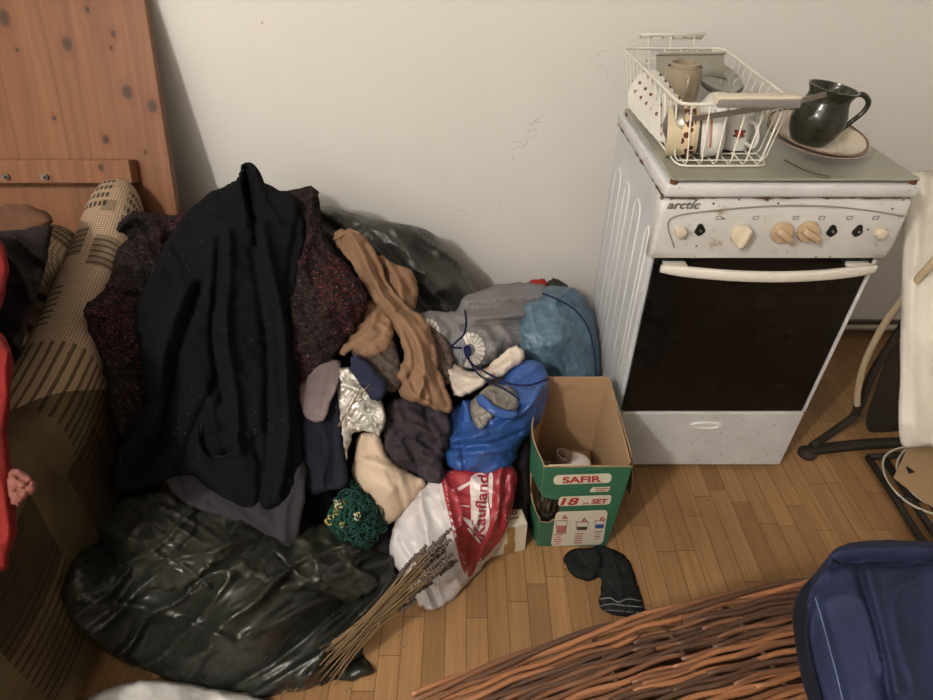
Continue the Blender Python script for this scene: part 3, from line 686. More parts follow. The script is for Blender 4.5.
t = thing('glass_dish', 'clear glass dish leaning behind the cream handle in the rack', 'dish', (.60, 1.56, LZ + .085), (R(20), R(12), 0))
gl = N('clear_glass'); gl.set(Base_Color=(.9, .95, .93, 1), Roughness=.03, Transmission_Weight=1.0, IOR=1.45)
obj('dish_body', hollow([(.03, 0), (.034, .003), (.055, .016), (.066, .026)], .003), gl.m, t, 50)
STL = plain('worn_steel', C(140, 134, 124), .3, .9, var=.15)
t = thing('ladle', 'long steel ladle lying across the front of the dish rack toward the jug', 'ladle', (.505, 1.315, LZ + .075))
A_ = P(690, 119, 1.285); B_ = P(737, 112, 1.262); C_ = P(790, 103, 1.262); D_ = P(838, 91, 1.30)
obj('ladle_bowl', xf(hollow([(.010, -.034), (.030, -.024), (.043, -.008), (.046, .006)], .002), Matrix.Translation((.458, 1.325, LZ + .066)) @ Matrix.Rotation(R(78), 4, 'Y') @ Matrix.Rotation(R(10), 4, 'X')), STL, t, 50, world=True)
def strap(pts, w, h):
    V, Fc = [], []; n = len(pts)
    for p in pts:
        for a, b in ((-h, -w), (h, -w), (h, w), (-h, w)): V.append((p[0], p[1] + a, p[2] + b))
    for i in range(n - 1):
        for k in range(4): Fc.append((i * 4 + k, (i + 1) * 4 + k, (i + 1) * 4 + (k + 1) % 4, i * 4 + (k + 1) % 4))
    Fc += [(0, 1, 2, 3), tuple((n - 1) * 4 + k for k in (3, 2, 1, 0))]; return V, Fc
obj('ladle_handle', strap(spline([A_, B_, C_, D_], 6), .0055, .0016), STL, t, 40, world=True)
obj('hook_ring', tube([A_ + Vector((.011 * math.cos(a) - .004, -.004, .011 * math.sin(a) + .004)) for a in np.linspace(0, 2 * math.pi, 16, False)], .0014, 6, True), STL, t, True, world=True)
t = thing('serving_handle', 'flat cream and grey handled utensil resting across the rack rim', 'utensil', (.62, 1.27, ZT + .004))
a = P(714, 101, 1.268); b_ = P(797, 104.5, 1.268); a.z = b_.z = ZT + .008
obj('cream_side', box(a.x, b_.x, 1.255, 1.283, ZT + .005, ZT + .022, .004, 3), plain('cream_plastic', C(208, 196, 174), .5), t, 40, world=True)
obj('grey_side', box(a.x + .004, b_.x, 1.252, 1.262, ZT + .0, ZT + .016, .002, 2), plain('grey_metal_side', C(128, 124, 118), .4), t, 40, world=True)
for k, (x, y) in enumerate(((.662, 1.42),)):
    cup('glass_tumbler', ['clear glass tumbler upside down at the right side of the rack, behind the flower mug', 'clear glass tumbler upside down at the back right of the rack'][k], (x - .02, y, LZ + .105), (math.pi, 0, 0), .03, .09, gl.m, 'glass', 'tumblers in the rack', hnd=False)
# plates and jug
RIMB = plain('brown_rim_line', C(120, 84, 58), .4)
pl = thing('dinner_plate', 'white dinner plate lying directly on the stove lid, under another plate', 'plate', (.766, 1.335, LZ + .022), (R(7), R(4), 0), 'plates beside the dish rack')
pp = [(.055, 0), (.060, .002), (.075, .009), (.108, .022)]
obj('plate_body', hollow(pp, .003, 48), CW, pl, 50)
obj('rim_line', lathe([(.1065, .0222), (.1055, .0238), (.1035, .0228)], 48, True), RIMB, pl)
p2 = thing('soup_plate', 'cream plate with a brown rim line holding the dark green jug', 'plate', (.764, 1.337, LZ + .030), (R(8), R(6), 0), 'plates beside the dish rack')
obj('plate_body', hollow(pp, .003, 48), m_cer('cream_plate', C(206, 192, 170)), p2, 50)
obj('rim_line', lathe([(.1065, .0222), (.1055, .0238), (.102, .0222)], 48, True), RIMB, p2)
t = thing('soup_spoon', 'steel spoon handle sticking out beneath the plates beside the rack', 'spoon', (.76, 1.26, LZ + .003))
obj('spoon_handle', strap([P(785, 160, 1.29) , PZ(800, 168, LZ + .006), PZ(815, 174, LZ + .0045), PZ(830, 177, LZ + .003)], .0012, .004), STL, t, 40, world=True)
JG = N('dark_green_glaze_jug'); JG.set(Base_Color=JG.mix(JG.ramp(JG.noise(18, 4), [(.35, 0.), (.7, 1.)]), C(26, 30, 20), C(50, 52, 34)), Roughness=.16); JG.bump(JG.wave(18, None, 1, 'Z'), .12, .002)
jug = thing('ceramic_jug', 'dark green glazed ceramic jug standing on the stacked plates', 'jug', (.747, 1.328, LZ + .030), (R(2), R(8), 0))
jp = [(.034, 0), (.038, .003), (.049, .022), (.055, .045), (.053, .066), (.045, .085), (.043, .094), (.044, .102), (.050, .112), (.051, .116)]
obj('jug_body', hollow(jp, .0045, 48), JG.m, jug, 60)
obj('jug_handle', tube(spline([(.045, 0, .104), (.066, 0, .110), (.086, 0, .098), (.087, 0, .078), (.070, 0, .050), (.054, 0, .026)], 6), [.0055] * 31, 10), JG.m, jug)
# ------------------------------------------------------------------ right side: treadle base, cloth, hose, cables
IRON = plain('dusty_black_iron', C(46, 38, 30), .7, .3, var=.3, bumps=(60, .4))
tr = thing('treadle_base', 'dark cast iron treadle stand on the floor right of the stove', 'stand', (1.25, 1.35, 0))
WT = dict(parent=tr, world=True)
g0 = PZ(808, 452, .012); 
obj('foot_bar', join(bar([(g0.x + t * .5, g0.y + t * .06, .018 + .006 * math.sin(t * 6)) for t in np.linspace(0, 1, 10)], .016, .012), lathe([(.001, 0), (.026, .0), (.028, .012), (.018, .02), (0, .024)], 20) if 0 else xf(lathe([(.026, .0), (.028, .012), (.018, .022), (0, .026)], 20), Matrix.Translation((g0.x, g0.y, 0)))), IRON, smooth=50, **WT)
br = spline([PZ(812, 446, .03), P(838, 428, 1.33), P(856, 413, 1.35), P(872, 375, 1.37), P(890, 345, 1.38), P(920, 300, 1.40)], 6)
obj('curved_brace', tube([tuple(p) for p in br], .012, 10), IRON, **WT)
pv = [P(868, 432, 1.36), P(872, 395, 1.38), P(888, 352, 1.40), P(940, 330, 1.44), P(990, 360, 1.44), P(990, 430, 1.40), P(900, 440, 1.36)]
pt = Patch(outline=[(866, 424, 1.36), (874, 392, 1.385), (890, 352, 1.41), (915, 335, 1.43), (985, 335, 1.45), (985, 425, 1.39), (930, 428, 1.37), (880, 434, 1.355)], puff=.004, rad=4, back=.012, th=.003, edge=.2, step=5)
obj('treadle_plate', pt.mesh(), IRON, smooth=40, **WT)
obj('side_frame', join(tube([(1.62, 1.40, .0), (1.60, 1.42, .45), (1.58, 1.45, .73)], .014, 8), tube([(1.48, 1.60, .0), (1.46, 1.56, .45), (1.44, 1.49, .73)], .014, 8), tube([(1.47, 1.59, .3), (1.61, 1.41, .3)], .010, 8)), IRON, **WT)
obj('table_top', box(1.06, 1.85, 1.385, 1.52, .72, .745, .004), plain('dark_table_wood', C(70, 48, 32), .5), smooth=False, **WT)
hose = thing('gas_hose', 'beige rubber hose curving down past the white cloth to the iron stand', 'hose', (1.2, 1.3, .1))
obj('hose_tube', tube(spline([P(985, 210, 1.16), P(933, 262, 1.18), P(905, 296, 1.22), P(882, 328, 1.26), P(865, 362, 1.29), P(858, 390, 1.305), P(857, 411, 1.31)], 6), .0085, 12), plain('beige_rubber', C(190, 170, 136), .55), hose, True, world=True)
obj('hose_clamp', tube([P(857, 405, 1.308), P(857, 414, 1.31)], .011, 12), IRON, hose, 40, world=True)
CLW = cloth('dingy_white_cloth', C(212, 205, 192), vs=7, var=.12, weave=500)
patch_obj('table_cloth', CLW, label='dingy white cloth hanging down at the right edge beside the stove', cat='cloth',
    outline=[(905, 176, 1.37), (903, 230, 1.30), (901, 300, 1.19), (900, 370, 1.10), (901, 443, 1.01), (930, 447, 1.005), (990, 450, 1.01), (1010, 380, 1.10), (1010, 280, 1.22), (1010, 176, 1.37), (960, 174, 1.40)],
    ctrl=[(950, 300, 1.17)], puff=.006, rad=8, back=.012, th=.004, edge=.5, wr=[(.012, 34, 88, 6)], folds=[([(925, 180), (912, 300), (915, 440)], 5, .008), ([(912, 178), (928, 215), (960, 222)], 4, -.006)], step=4, seed=4)
CAB = plain('off_white_cable', C(196, 186, 168), .5)
cb = thing('power_cable', 'pale thin cable looped on the floor below the white cloth', 'cable', (1.2, .95, 0))
obj('cable_loop', tube(spline([PZ(935, 446, .05), PZ(900, 448, .03), PZ(884, 458, .02), PZ(886, 478, .02), PZ(902, 498, .02), PZ(925, 511, .02), PZ(960, 520, .02)], 8), .0032, 8), CAB, cb, True, world=True)
obj('cable_loop', tube(spline([PZ(930, 440, .07), PZ(905, 450, .03), PZ(897, 470, .022), PZ(912, 492, .03), PZ(935, 506, .03), PZ(975, 512, .03)], 8), .0032, 8), CAB, cb, True, world=True)
gt = thing('iron_grate', 'dark dusty iron bars lying on the floor under the loops of pale cable', 'grate', (1.15, 1.0, 0))
for a, b_ in (((868, 457), (935, 560)), ((882, 456), (950, 556)), ((898, 454), (965, 552)), ((868, 457), (930, 453)), ((896, 500), (960, 497))):
    A2, B2 = PZ(*a, .012), PZ(*b_, .012); obj('bar', tube([A2, (A2 + B2) / 2, B2], .0095, 8), IRON, gt, True, world=True)
CARD = plain('brown_cardboard', C(166, 132, 92), .85, var=.1)
t = thing('cardboard_sheet', 'brown cardboard piece with a dark blot under the hanging white cloth', 'cardboard', (1.2, 1.05, .03))
c4 = [PZ(893, 478, .035), PZ(908, 446, .05), PZ(975, 440, .05), PZ(980, 520, .035), PZ(933, 508, .035)]
obj('sheet', ([tuple(p) for p in c4] + [tuple(p + Vector((0, 0, .004))) for p in c4], [(4, 3, 2, 1, 0), (5, 6, 7, 8, 9)] + [(i, (i + 1) % 5, 5 + (i + 1) % 5, 5 + i) for i in range(5)]), CARD, t, False, world=True)
bl = [PZ(u, v, .0455) for u, v in ((908, 462), (914, 460), (919, 466), (916, 472), (909, 474), (906, 468))]
obj('blot', ([tuple(p) for p in bl] + [tuple(p + Vector((0, 0, .0006))) for p in bl], [tuple(range(6))[::-1], tuple(range(6, 12))] + [(i, (i + 1) % 6, 6 + (i + 1) % 6, 6 + i) for i in range(6)]), BLK, t, False, world=True)
# ------------------------------------------------------------------ the heap of clothes and bags
def G(u, v, z=.005):
    return (u, v, PZ(u, v, z).y)
def curve_cloth(*a): pass
BAG = plastic_bag('black_bin_bag_film', C(32, 34, 29), .32, bs=34, bstr=.4, spec=.4); BAG2 = plastic_bag('thin_dark_bag_film', C(50, 50, 46), .36, bs=30, bstr=.4, spec=.4)
COAT = N('black_fleece'); 
def m_coat():
    m = COAT; f = m.noise(9, 5, rough=.65); c = m.mix(f, C(12, 13, 16), C(21, 22, 25))
    l = m.math('LESS_THAN', m.vor(85), .085); l = m.math('MULTIPLY', l, m.math('GREATER_THAN', m.noise(11, 2), .56)); c = m.mix(l, c, C(128, 126, 124))
    l2 = m.math('GREATER_THAN', m.noise(260, 3, rough=.7), .66); l2 = m.math('MULTIPLY', l2, m.math('GREATER_THAN', m.noise(6, 3), .5)); c = m.mix(m.math('MULTIPLY', l2, .35), c, C(90, 88, 86))
    m.set(Base_Color=c, Roughness=1.); m.b.inputs['Specular IOR Level'].default_value = .1
    m.bump(m.math('ADD', m.noise(320, 3), m.math('MULTIPLY', m.noise(40, 4), 2)), .5, .0018); return m.m
COATM = m_coat()
def m_boucle():
    m = N('speckled_boucle_knit'); n1 = m.noise(150, 3, m.map((1, 1, 2.2)), .7, 1.2); zone = m.noise(5.5, 2, m.map(loc=(3.3, 1, .7)))
    c = m.mix(m.ramp(m.noise(60, 3), [(.3, 0.), (.7, 1.)]), C(20, 17, 18), C(44, 36, 35))
    k = m.ramp(n1, [(.59, 0.), (.63, 1.)]); pink = m.mix(m.ramp(zone, [(.45, 0.), (.58, 1.)]), C(96, 72, 66), C(176, 52, 78)); c = m.mix(m.math('MULTIPLY', k, .85), c, pink)
    w = m.ramp(m.noise(190, 2, m.map(loc=(9, 9, 9)), .6, 1.0), [(.68, 0.), (.71, 1.)]); c = m.mix(m.math('MULTIPLY', w, .6), c, C(150, 138, 128))
    m.set(Base_Color=c, Roughness=1.); m.b.inputs['Specular IOR Level'].default_value = .1
    m.bump(m.math('ADD', m.noise(120, 3, None, .6, 1), m.math('MULTIPLY', m.vor(70), 1.5)), .9, .005); return m.m
BOU = m_boucle()
# bag against the wall
patch_obj('bin_bag', BAG2, label='dark grey bin bag at the back of the heap against the wall', cat='bin bag',
    outline=[(318, 206, 1.72), (350, 213, 1.72), (395, 222, 1.72), (428, 230, 1.74), (452, 255, 1.73), (470, 280, 1.70), (477, 297, 1.66), (468, 320, 1.58), (440, 335, 1.52), (390, 345, 1.50), (330, 320, 1.55), (290, 270, 1.64), (290, 225, 1.70)],
    ctrl=[(410, 270, 1.60), (430, 310, 1.53), (350, 250, 1.62)], puff=.04, rad=26, back=.10, seed=5, wr=[(.022, 17, 42, 4.5), (.008, 8, 30, 3)], crum=[(.010, 22, 40, 3)],
    folds=[([(335, 212), (395, 240), (440, 290)], 6, .014), ([(380, 222), (430, 245), (468, 300)], 5, .014), ([(360, 232), (400, 262), (425, 310)], 5, -.012)])
# dark things that fill the middle of the heap
DKC = cloth('dark_filler_cloth', C(30, 27, 28), vs=6)
patch_obj('dark_blanket', DKC, label='black blanket showing only in the gaps at the middle of the clothes heap', cat='blanket',
    outline=[(285, 300, 1.44), (340, 250, 1.58), (400, 300, 1.50), (450, 335, 1.42), (500, 400, 1.24), (528, 425, 1.14), (530, 470, 1.04), (526, 520, .965), (512, 545, .935), (480, 540, .93), (440, 560, .88), (395, 590, .83), (350, 580, .83), (290, 540, .90), (250, 480, 1.02), (270, 400, 1.2)],
    ctrl=[(400, 450, 1.10), (350, 350, 1.34)], puff=.01, rad=20, back=.14, seed=9, wr=[(.012, 20, 60, 2)], step=5)
# speckled cardigan
sc, _ = patch_obj('speckled_cardigan', BOU, label='thick black cardigan flecked with pink, sticking out on both sides of the black coat', cat='cardigan',
    outline=[(117, 225, 1.47), (126, 213, 1.51), (145, 211, 1.53), (170, 216, 1.56), (200, 205, 1.58), (240, 190, 1.60), (288, 190, 1.60), (312, 186, 1.59), (320, 200, 1.56), (322, 225, 1.50), (334, 250, 1.45), (352, 272, 1.39), (367, 292, 1.33), (364, 318, 1.28), (350, 340, 1.25), (330, 362, 1.21), (302, 388, 1.16), (285, 400, 1.15), (200, 420, 1.12), (150, 440, 1.02), (128, 447, .98), (117, 425, .99), (108, 395, 1.03), (100, 360, 1.08), (87, 325, 1.12), (84, 308, 1.14), (98, 296, 1.19), (108, 282, 1.24), (113, 255, 1.35)],
    ctrl=[(220, 300, 1.38), (150, 300, 1.25), (330, 310, 1.26), (135, 380, 1.08), (303, 350, 1.22), (120, 320, 1.17)], puff=.02, rad=10, back=.10, th=.01, seed=2, edge=1.6,
    folds=[([(118, 228), (135, 218), (152, 222), (160, 236)], 6, .022), ([(118, 240), (145, 238), (165, 250)], 4, -.014), ([(110, 290), (150, 300)], 5, -.015), ([(318, 250), (345, 268)], 4, -.015), ([(312, 190), (308, 240), (300, 280)], 5, .016), ([(300, 330), (330, 320), (360, 325)], 5, -.012), ([(335, 290), (345, 310)], 9, .015)], wr=[(.014, 16, 70, 1.6)])
# black coat
coat = thing('black_coat', 'long black fleece coat spread over the top of the clothes heap, specked with lint', 'coat', (.0, 1.2, 0))
cpz, o = patch_obj('coat_body', COATM, parent=coat,
    outline=[(241, 166, 1.56), (246, 163, 1.56), (256, 167, 1.55), (262, 180, 1.54), (279, 190, 1.53), (297, 200, 1.51), (305, 225, 1.46), (302, 262, 1.40), (293, 310, 1.30), (294, 345, 1.22), (297, 375, 1.15), (302, 420, 1.05), (303, 455, .985), (294, 493, .91), (280, 508, .885), (262, 513, .875), (240, 509, .88), (214, 495, .90), (192, 476, .93), (165, 480, .93), (140, 490, .905), (118, 488, .895), (112, 470, .91), (124, 440, .955), (140, 415, 1.00), (146, 392, 1.035), (139, 350, 1.105), (134, 322, 1.155), (143, 292, 1.23), (156, 262, 1.32), (170, 236, 1.40), (186, 214, 1.48), (208, 194, 1.535), (228, 184, 1.55), (238, 178, 1.56)],
    ctrl=[(225, 240, 1.39), (230, 300, 1.25), (230, 370, 1.10), (235, 430, .99), (240, 480, .91), (180, 330, 1.15), (170, 420, .99), (278, 300, 1.28), (275, 400, 1.06), (160, 460, .97)], puff=.018, rad=9, back=.06, th=.012, seed=11, step=2.6,
    folds=[([(246, 168), (249, 195), (254, 218)], 3.5, -.035), ([(254, 218), (256, 245)], 3, -.018), ([(257, 172), (263, 198), (280, 222)], 4, .014), ([(238, 178), (243, 200), (246, 225)], 4, .012),
           ([(228, 232), (229, 280), (226, 330), (236, 400), (238, 450)], 7, .022), ([(219, 240), (216, 290), (212, 340), (222, 400)], 4.5, -.016),
           ([(262, 225), (272, 270), (283, 320), (286, 380), (288, 440), (278, 495)], 5, .018), ([(252, 250), (262, 310), (268, 380), (266, 470)], 5, -.014),
           ([(200, 285), (184, 330), (173, 380), (165, 430), (140, 475)], 6, -.024), ([(186, 290), (166, 340), (158, 390)], 8, .018), ([(215, 385), (196, 425), (178, 470)], 5, -.012),
           ([(203, 430), (205, 446), (216, 456), (232, 452)], 3.0, -.020), ([(206, 428), (222, 432), (236, 440)], 5, .010), ([(177, 222), (205, 218), (245, 226)], 3, .007), ([(300, 215), (292, 260), (286, 300)], 5, -.014), ([(255, 440), (262, 480), (258, 508)], 5, -.012)], wr=[(.007, 24, 78, 3.4), (.004, 12, 50, 2.5)])
obj('collar', cpz.decal([(243, 165), (252, 163), (261, 174), (266, 192), (262, 208), (256, 198), (251, 182)], .006), COATM, coat, world=True)
obj('front_band', cpz.decal([(258, 205), (266, 216), (277, 262), (288, 320), (290, 380), (291, 450), (284, 490), (277, 488), (280, 430), (279, 370), (275, 310), (266, 262), (257, 222)], .003), COATM, coat, world=True)
obj('pocket_lip', tube(cpz.line([(201, 424), (203, 440), (211, 453), (222, 457), (233, 452)], .002), .0024, 8), cloth('coat_edge', C(30, 30, 36), vs=30), coat, world=True)
# charcoal skirt corner under the coat
patch_obj('charcoal_skirt', cloth('charcoal_wool', C(52, 49, 54), vs=12, var=.15), label='dark grey cloth corner hanging below the black coat over the bin bag', cat='skirt',
    outline=[(168, 462, .97), (230, 470, .955), (300, 455, .98), (306, 485, .915), (302, 515, .865), (293, 547, .815), (276, 541, .82), (250, 526, .83), (220, 516, .845), (192, 508, .86), (172, 490, .90)],
    ctrl=[(250, 500, .885)], puff=.004, rad=6, back=.02, th=.004, seed=21, n=2, folds=[([(298, 470), (285, 510), (284, 540)], 5, .010), ([(230, 490), (250, 515), (275, 535)], 4, -.006)], wr=[(.006, 16, 60, 3)])
# navy trousers, mauve cloth
patch_obj('navy_trouser_leg', cloth('navy_wool', C(26, 28, 42), vs=12), label='dark navy trouser leg hanging right of the black coat', cat='trousers',
    outline=[(299, 400, 1.10), (322, 386, 1.13), (335, 394, 1.11), (341, 420, 1.05), (345, 455, .985), (347, 484, .93), (330, 490, .925), (300, 492, .93), (298, 450, 1.0)],
    puff=.008, rad=8, back=.05, th=.006, seed=23, n=2, folds=[([(322, 395), (318, 440), (322, 485)], 4, .008), ([(335, 405), (334, 480)], 4, -.008)], wr=[(.006, 14, 85, 3)])
patch_obj('mauve_shirt', cloth('mauve_cotton', C(112, 96, 98), vs=14), label='mauve grey shirt corner between the black coat and the silver foil', cat='shirt',
    outline=[(292, 376, 1.19), (318, 362, 1.20), (340, 360, 1.19), (338, 382, 1.11), (331, 402, 1.065), (323, 420, 1.03), (307, 420, 1.035), (300, 405, 1.07)],
    puff=.003, rad=5, back=.015, th=.004, seed=25, n=2, folds=[([(312, 372), (310, 395), (308, 415)], 4, -.003), ([(326, 370), (318, 410)], 3, .008)], step=2.5)
FOIL = N('crumpled_silver_film')
FOIL.set(Base_Color=FOIL.mix(FOIL.ramp(FOIL.noise(24, 4), [(.4, 0.), (.6, 1.)]), C(206, 202, 194), C(160, 154, 144)), Metallic=.3, Roughness=.32); FOIL.bump(FOIL.vor(75, FOIL.map()), .6, .006)
patch_obj('silver_packet', FOIL.m, label='crumpled silver film packet above the beige pillow', cat='packet',
    outline=[(338, 372, 1.15), (352, 368, 1.16), (366, 378, 1.14), (380, 396, 1.10), (386, 420, 1.05), (379, 435, 1.03), (362, 431, 1.04), (352, 437, 1.03), (346, 460, .99), (341, 452, 1.0), (337, 410, 1.08)],
    puff=.015, rad=9, back=.03, seed=27, crum=[(.012, 9, 20, 1.3), (.006, 4.5, 60, 1)], step=1.8)
patch_obj('navy_sleeve', cloth('blue_navy_cotton', C(38, 42, 68), vs=20), label='short dark blue sleeve end poking out beneath the tan trousers', cat='sleeve',
    outline=[(350, 358, 1.17), (360, 356, 1.17), (374, 368, 1.14), (386, 382, 1.11), (384, 397, 1.08), (373, 400, 1.075), (360, 386, 1.10), (352, 372, 1.13)],
    puff=.016, rad=9, back=.02, seed=29, wr=[(.006, 9, 50, 3)], step=2)
TWIG = plain('dry_straw', C(132, 108, 70), .8)
tw = thing('dry_stalks', 'few thin dry stalks stuck in the silver packet', 'stalks', tuple(P(352, 420, 1.0)))
for k in range(7):
    a = (338 + k * 1.6 + rnd.uniform(-2, 2), 432 - k * 3 + rnd.uniform(-8, 8)); b_ = (362 + rnd.uniform(-4, 14), 392 + rnd.uniform(-10, 12))
    obj('stalk', tube([P(*a, .985), P((a[0] + b_[0]) / 2, (a[1] + b_[1]) / 2 - 2, 1.025), P(*b_, 1.065)], .0009, 5), TWIG, tw, world=True)
# brown knit and tan trousers
patch_obj('brown_knit', cloth('brown_open_knit', C(78, 66, 58), vs=60, var=.6), label='dark brown knitted scrap between the tan trouser folds', cat='knitwear',
    outline=[(352, 345, 1.26), (372, 332, 1.28), (392, 338, 1.26), (400, 360, 1.20), (402, 385, 1.14), (388, 392, 1.12), (372, 378, 1.15), (356, 362, 1.19)], puff=.01, rad=8, back=.03, seed=31, wr=[(.01, 8, 30, 2)], step=2.5)
patch_obj('lace_scrap', cloth('brown_lace', C(92, 74, 68), vs=90, var=.7), label='small brown lace scrap right of the tan trouser leg', cat='lace',
    outline=[(428, 325, 1.34), (442, 335, 1.31), (452, 352, 1.27), (454, 372, 1.22), (446, 385, 1.18), (436, 372, 1.21), (430, 350, 1.27)], puff=.008, rad=6, back=.03, seed=33, wr=[(.008, 7, 40, 2)], step=2.5)
TAN = cloth('tan_cotton_twill', C(136, 102, 76), vs=11, var=.12, wb=.3)
tt = thing('tan_trousers', 'crumpled tan brown trousers twisted down the middle of the heap', 'trousers', (-.2, 1.3, 0))
pB, _ = patch_obj('trouser_leg', TAN, parent=tt, outline=[(380, 256, 1.50), (396, 264, 1.48), (410, 270, 1.46), (418, 284, 1.44), (416, 302, 1.41), (409, 316, 1.38), (396, 312, 1.38), (384, 295, 1.42), (374, 272, 1.47)],
    ctrl=[(400, 288, 1.38)], puff=.01, rad=8, back=.05, seed=35, folds=[([(388, 262), (400, 285), (404, 312)], 4, .012), ([(396, 266), (412, 292)], 3, -.01), ([(384, 270), (394, 300)], 3, -.012)], wr=[(.008, 9, 60, 2)], step=2.2)
pC, _ = patch_obj('trouser_seat', TAN, parent=tt, outline=[(334, 347, 1.25), (338, 335, 1.28), (352, 322, 1.31), (362, 306, 1.35), (376, 300, 1.36), (392, 314, 1.32), (394, 336, 1.26), (386, 351, 1.22), (370, 358, 1.20), (352, 351, 1.225), (344, 356, 1.22)],
    ctrl=[(372, 335, 1.23)], puff=.010, rad=8, back=.04, seed=37, folds=[([(352, 345), (370, 330), (376, 314)], 3.5, .010), ([(360, 352), (380, 336)], 3, -.008)], wr=[(.006, 9, 40, 2)], step=2.2)
pA, _ = patch_obj('trouser_leg', TAN, parent=tt,
    outline=[(334, 238, 1.50), (338, 230, 1.52), (348, 229, 1.52), (358, 232, 1.51), (370, 242, 1.48), (380, 262, 1.44), (389, 284, 1.395), (405, 303, 1.35), (424, 318, 1.31), (434, 340, 1.26), (439, 368, 1.19), (446, 388, 1.145), (453, 409, 1.10), (440, 413, 1.095), (424, 406, 1.105), (404, 399, 1.12), (396, 386, 1.145), (397, 370, 1.18), (404, 356, 1.21), (400, 340, 1.25), (388, 318, 1.30), (372, 298, 1.345), (360, 278, 1.395), (350, 260, 1.44), (340, 250, 1.47)],
    ctrl=[(365, 262, 1.41), (395, 308, 1.315), (418, 345, 1.22), (420, 380, 1.13)], puff=.014, rad=8, back=.04, seed=39, step=2,
    folds=[([(352, 234), (366, 262), (380, 292), (402, 318), (420, 345), (424, 375), (418, 398)], 4.5, .016), ([(342, 238), (356, 262), (372, 290)], 3, -.012), ([(364, 244), (378, 275), (396, 300), (420, 322)], 3, -.014), ([(398, 312), (412, 345), (414, 368), (402, 385)], 3, -.013), ([(430, 335), (434, 370), (448, 405)], 3, -.010), ([(404, 372), (412, 392), (436, 408)], 3.2, .012)], wr=[(.009, 9, 62, 4)])
obj('waistband', tube(pA.line([(334, 239), (341, 236), (350, 231), (360, 234)], .003), .0045, 8), TAN, tt, world=True)
# purple grey garment, pillow, yarn
patch_obj('purple_grey_sweatshirt', cloth('purple_grey_jersey', C(58, 50, 56), vs=10), label='dark purple grey sweatshirt bunched between the pillow and the blue carrier bag', cat='sweatshirt',
    outline=[(386, 404, 1.13), (400, 396, 1.15), (420, 402, 1.13), (440, 410, 1.11), (451, 422, 1.08), (450, 444, 1.04), (443, 462, 1.0), (446, 480, .97), (432, 484, .965), (414, 473, .985), (396, 464, 1.0), (386, 450, 1.03), (382, 425, 1.09)],
    ctrl=[(418, 435, 1.03)], puff=.01, rad=12, back=.06, seed=41, folds=[([(388, 432), (410, 425), (445, 440)], 4, .014), ([(392, 445), (420, 440), (440, 455)], 3.5, -.012), ([(400, 400), (408, 425)], 3, -.01), ([(400, 460), (425, 458), (440, 475)], 4, .01), ([(384, 415), (405, 440), (420, 470)], 3, -.014), ([(425, 405), (430, 430), (448, 455)], 3, -.012)], wr=[(.013, 11, 30, 2.4), (.006, 6, -40, 2)], step=2.4)
PILM = N('stained_beige_cotton'); pc_ = PILM.mix(PILM.ramp(PILM.noise(7, 4), [(.4, 0.), (.7, 1.)]), C(198, 174, 150), C(176, 150, 124)); dsp = PILM.math('LESS_THAN', PILM.vor(40), .10); dsp = PILM.math('MULTIPLY', dsp, PILM.math('GREATER_THAN', PILM.noise(12, 1), .5))
PILM.set(Base_Color=PILM.mix(dsp, pc_, C(70, 52, 42)), Roughness=.95); PILM.b.inputs['Specular IOR Level'].default_value = .15; PILM.bump(PILM.noise(40, 4), .35, .003)
patch_obj('beige_pillow', PILM.m, label='stained beige pillow in the heap right of the green yarn', cat='pillow',
    outline=[(358, 437, 1.06), (368, 431, 1.07), (380, 437, 1.055), (386, 452, 1.03), (396, 464, 1.005), (412, 474, .985), (426, 481, .97), (420, 494, .95), (406, 510, .925), (390, 524, .905), (380, 518, .915), (370, 500, .94), (359, 490, .955), (352, 472, .99), (355, 452, 1.03)],
    ctrl=[(385, 482, .93)], puff=.014, rad=14, back=.06, seed=43, wr=[(.006, 16, 30, 2.4), (.003, 7, 70, 2)], folds=[([(404, 506), (398, 486)], 4, -.006), ([(390, 520), (386, 500)], 4, -.006), ([(366, 434), (368, 455)], 4, -.006)], edge=.8, step=2.6)
yarn = thing('green_yarn_piece', 'tangle of dark green yarn loops with yellow bits below the beige pillow', 'yarn', tuple(P(355, 550, .80)))
GY = cloth('dark_green_yarn', C(30, 72, 62), vs=90, var=.35, weave=900); YY = cloth('yellow_yarn', C(176, 152, 70), vs=60); CR = cloth('cream_yarn', C(196, 184, 140), vs=60)
ypoly = np.array([(350, 478), (362, 490), (374, 500), (381, 515), (383, 530), (372, 540), (357, 553), (346, 552), (340, 540), (328, 530), (328, 512), (338, 500), (348, 492)], float)
ys = Patch(outline=[(350, 478, .97), (362, 490, .95), (374, 500, .93), (381, 515, .91), (383, 530, .885), (372, 540, .87), (357, 553, .85), (346, 552, .85), (340, 540, .86), (328, 530, .87), (328, 512, .90), (338, 500, .92), (348, 492, .94)], ctrl=[(356, 522, .855)], puff=.012, rad=12, back=.03, seed=45, step=3.5, edge=0)
obj('knitted_backing', ys.mesh(), cloth('green_backing', C(20, 56, 48), vs=40), yarn, world=True)
def yloop(cx, cy, sz, up):
    out = []; ph = rnd.uniform(0, 6.28); asp = rnd.uniform(.35, .8); an = rnd.uniform(0, 3.14)
    for t in np.linspace(0, 2 * math.pi, 13, False):
        x, y = sz * math.cos(t), sz * asp * math.sin(t); px, py = cx + x * math.cos(an) - y * math.sin(an), cy + x * math.sin(an) + y * math.cos(an)
        q = ys.pts(np.array([[px, py]]), True, .004 + up * (.5 + .5 * math.sin(t + ph)))[0]; out.append(q)
    return tube(out, .0020, 5, True)
L1 = []
n_ = 0
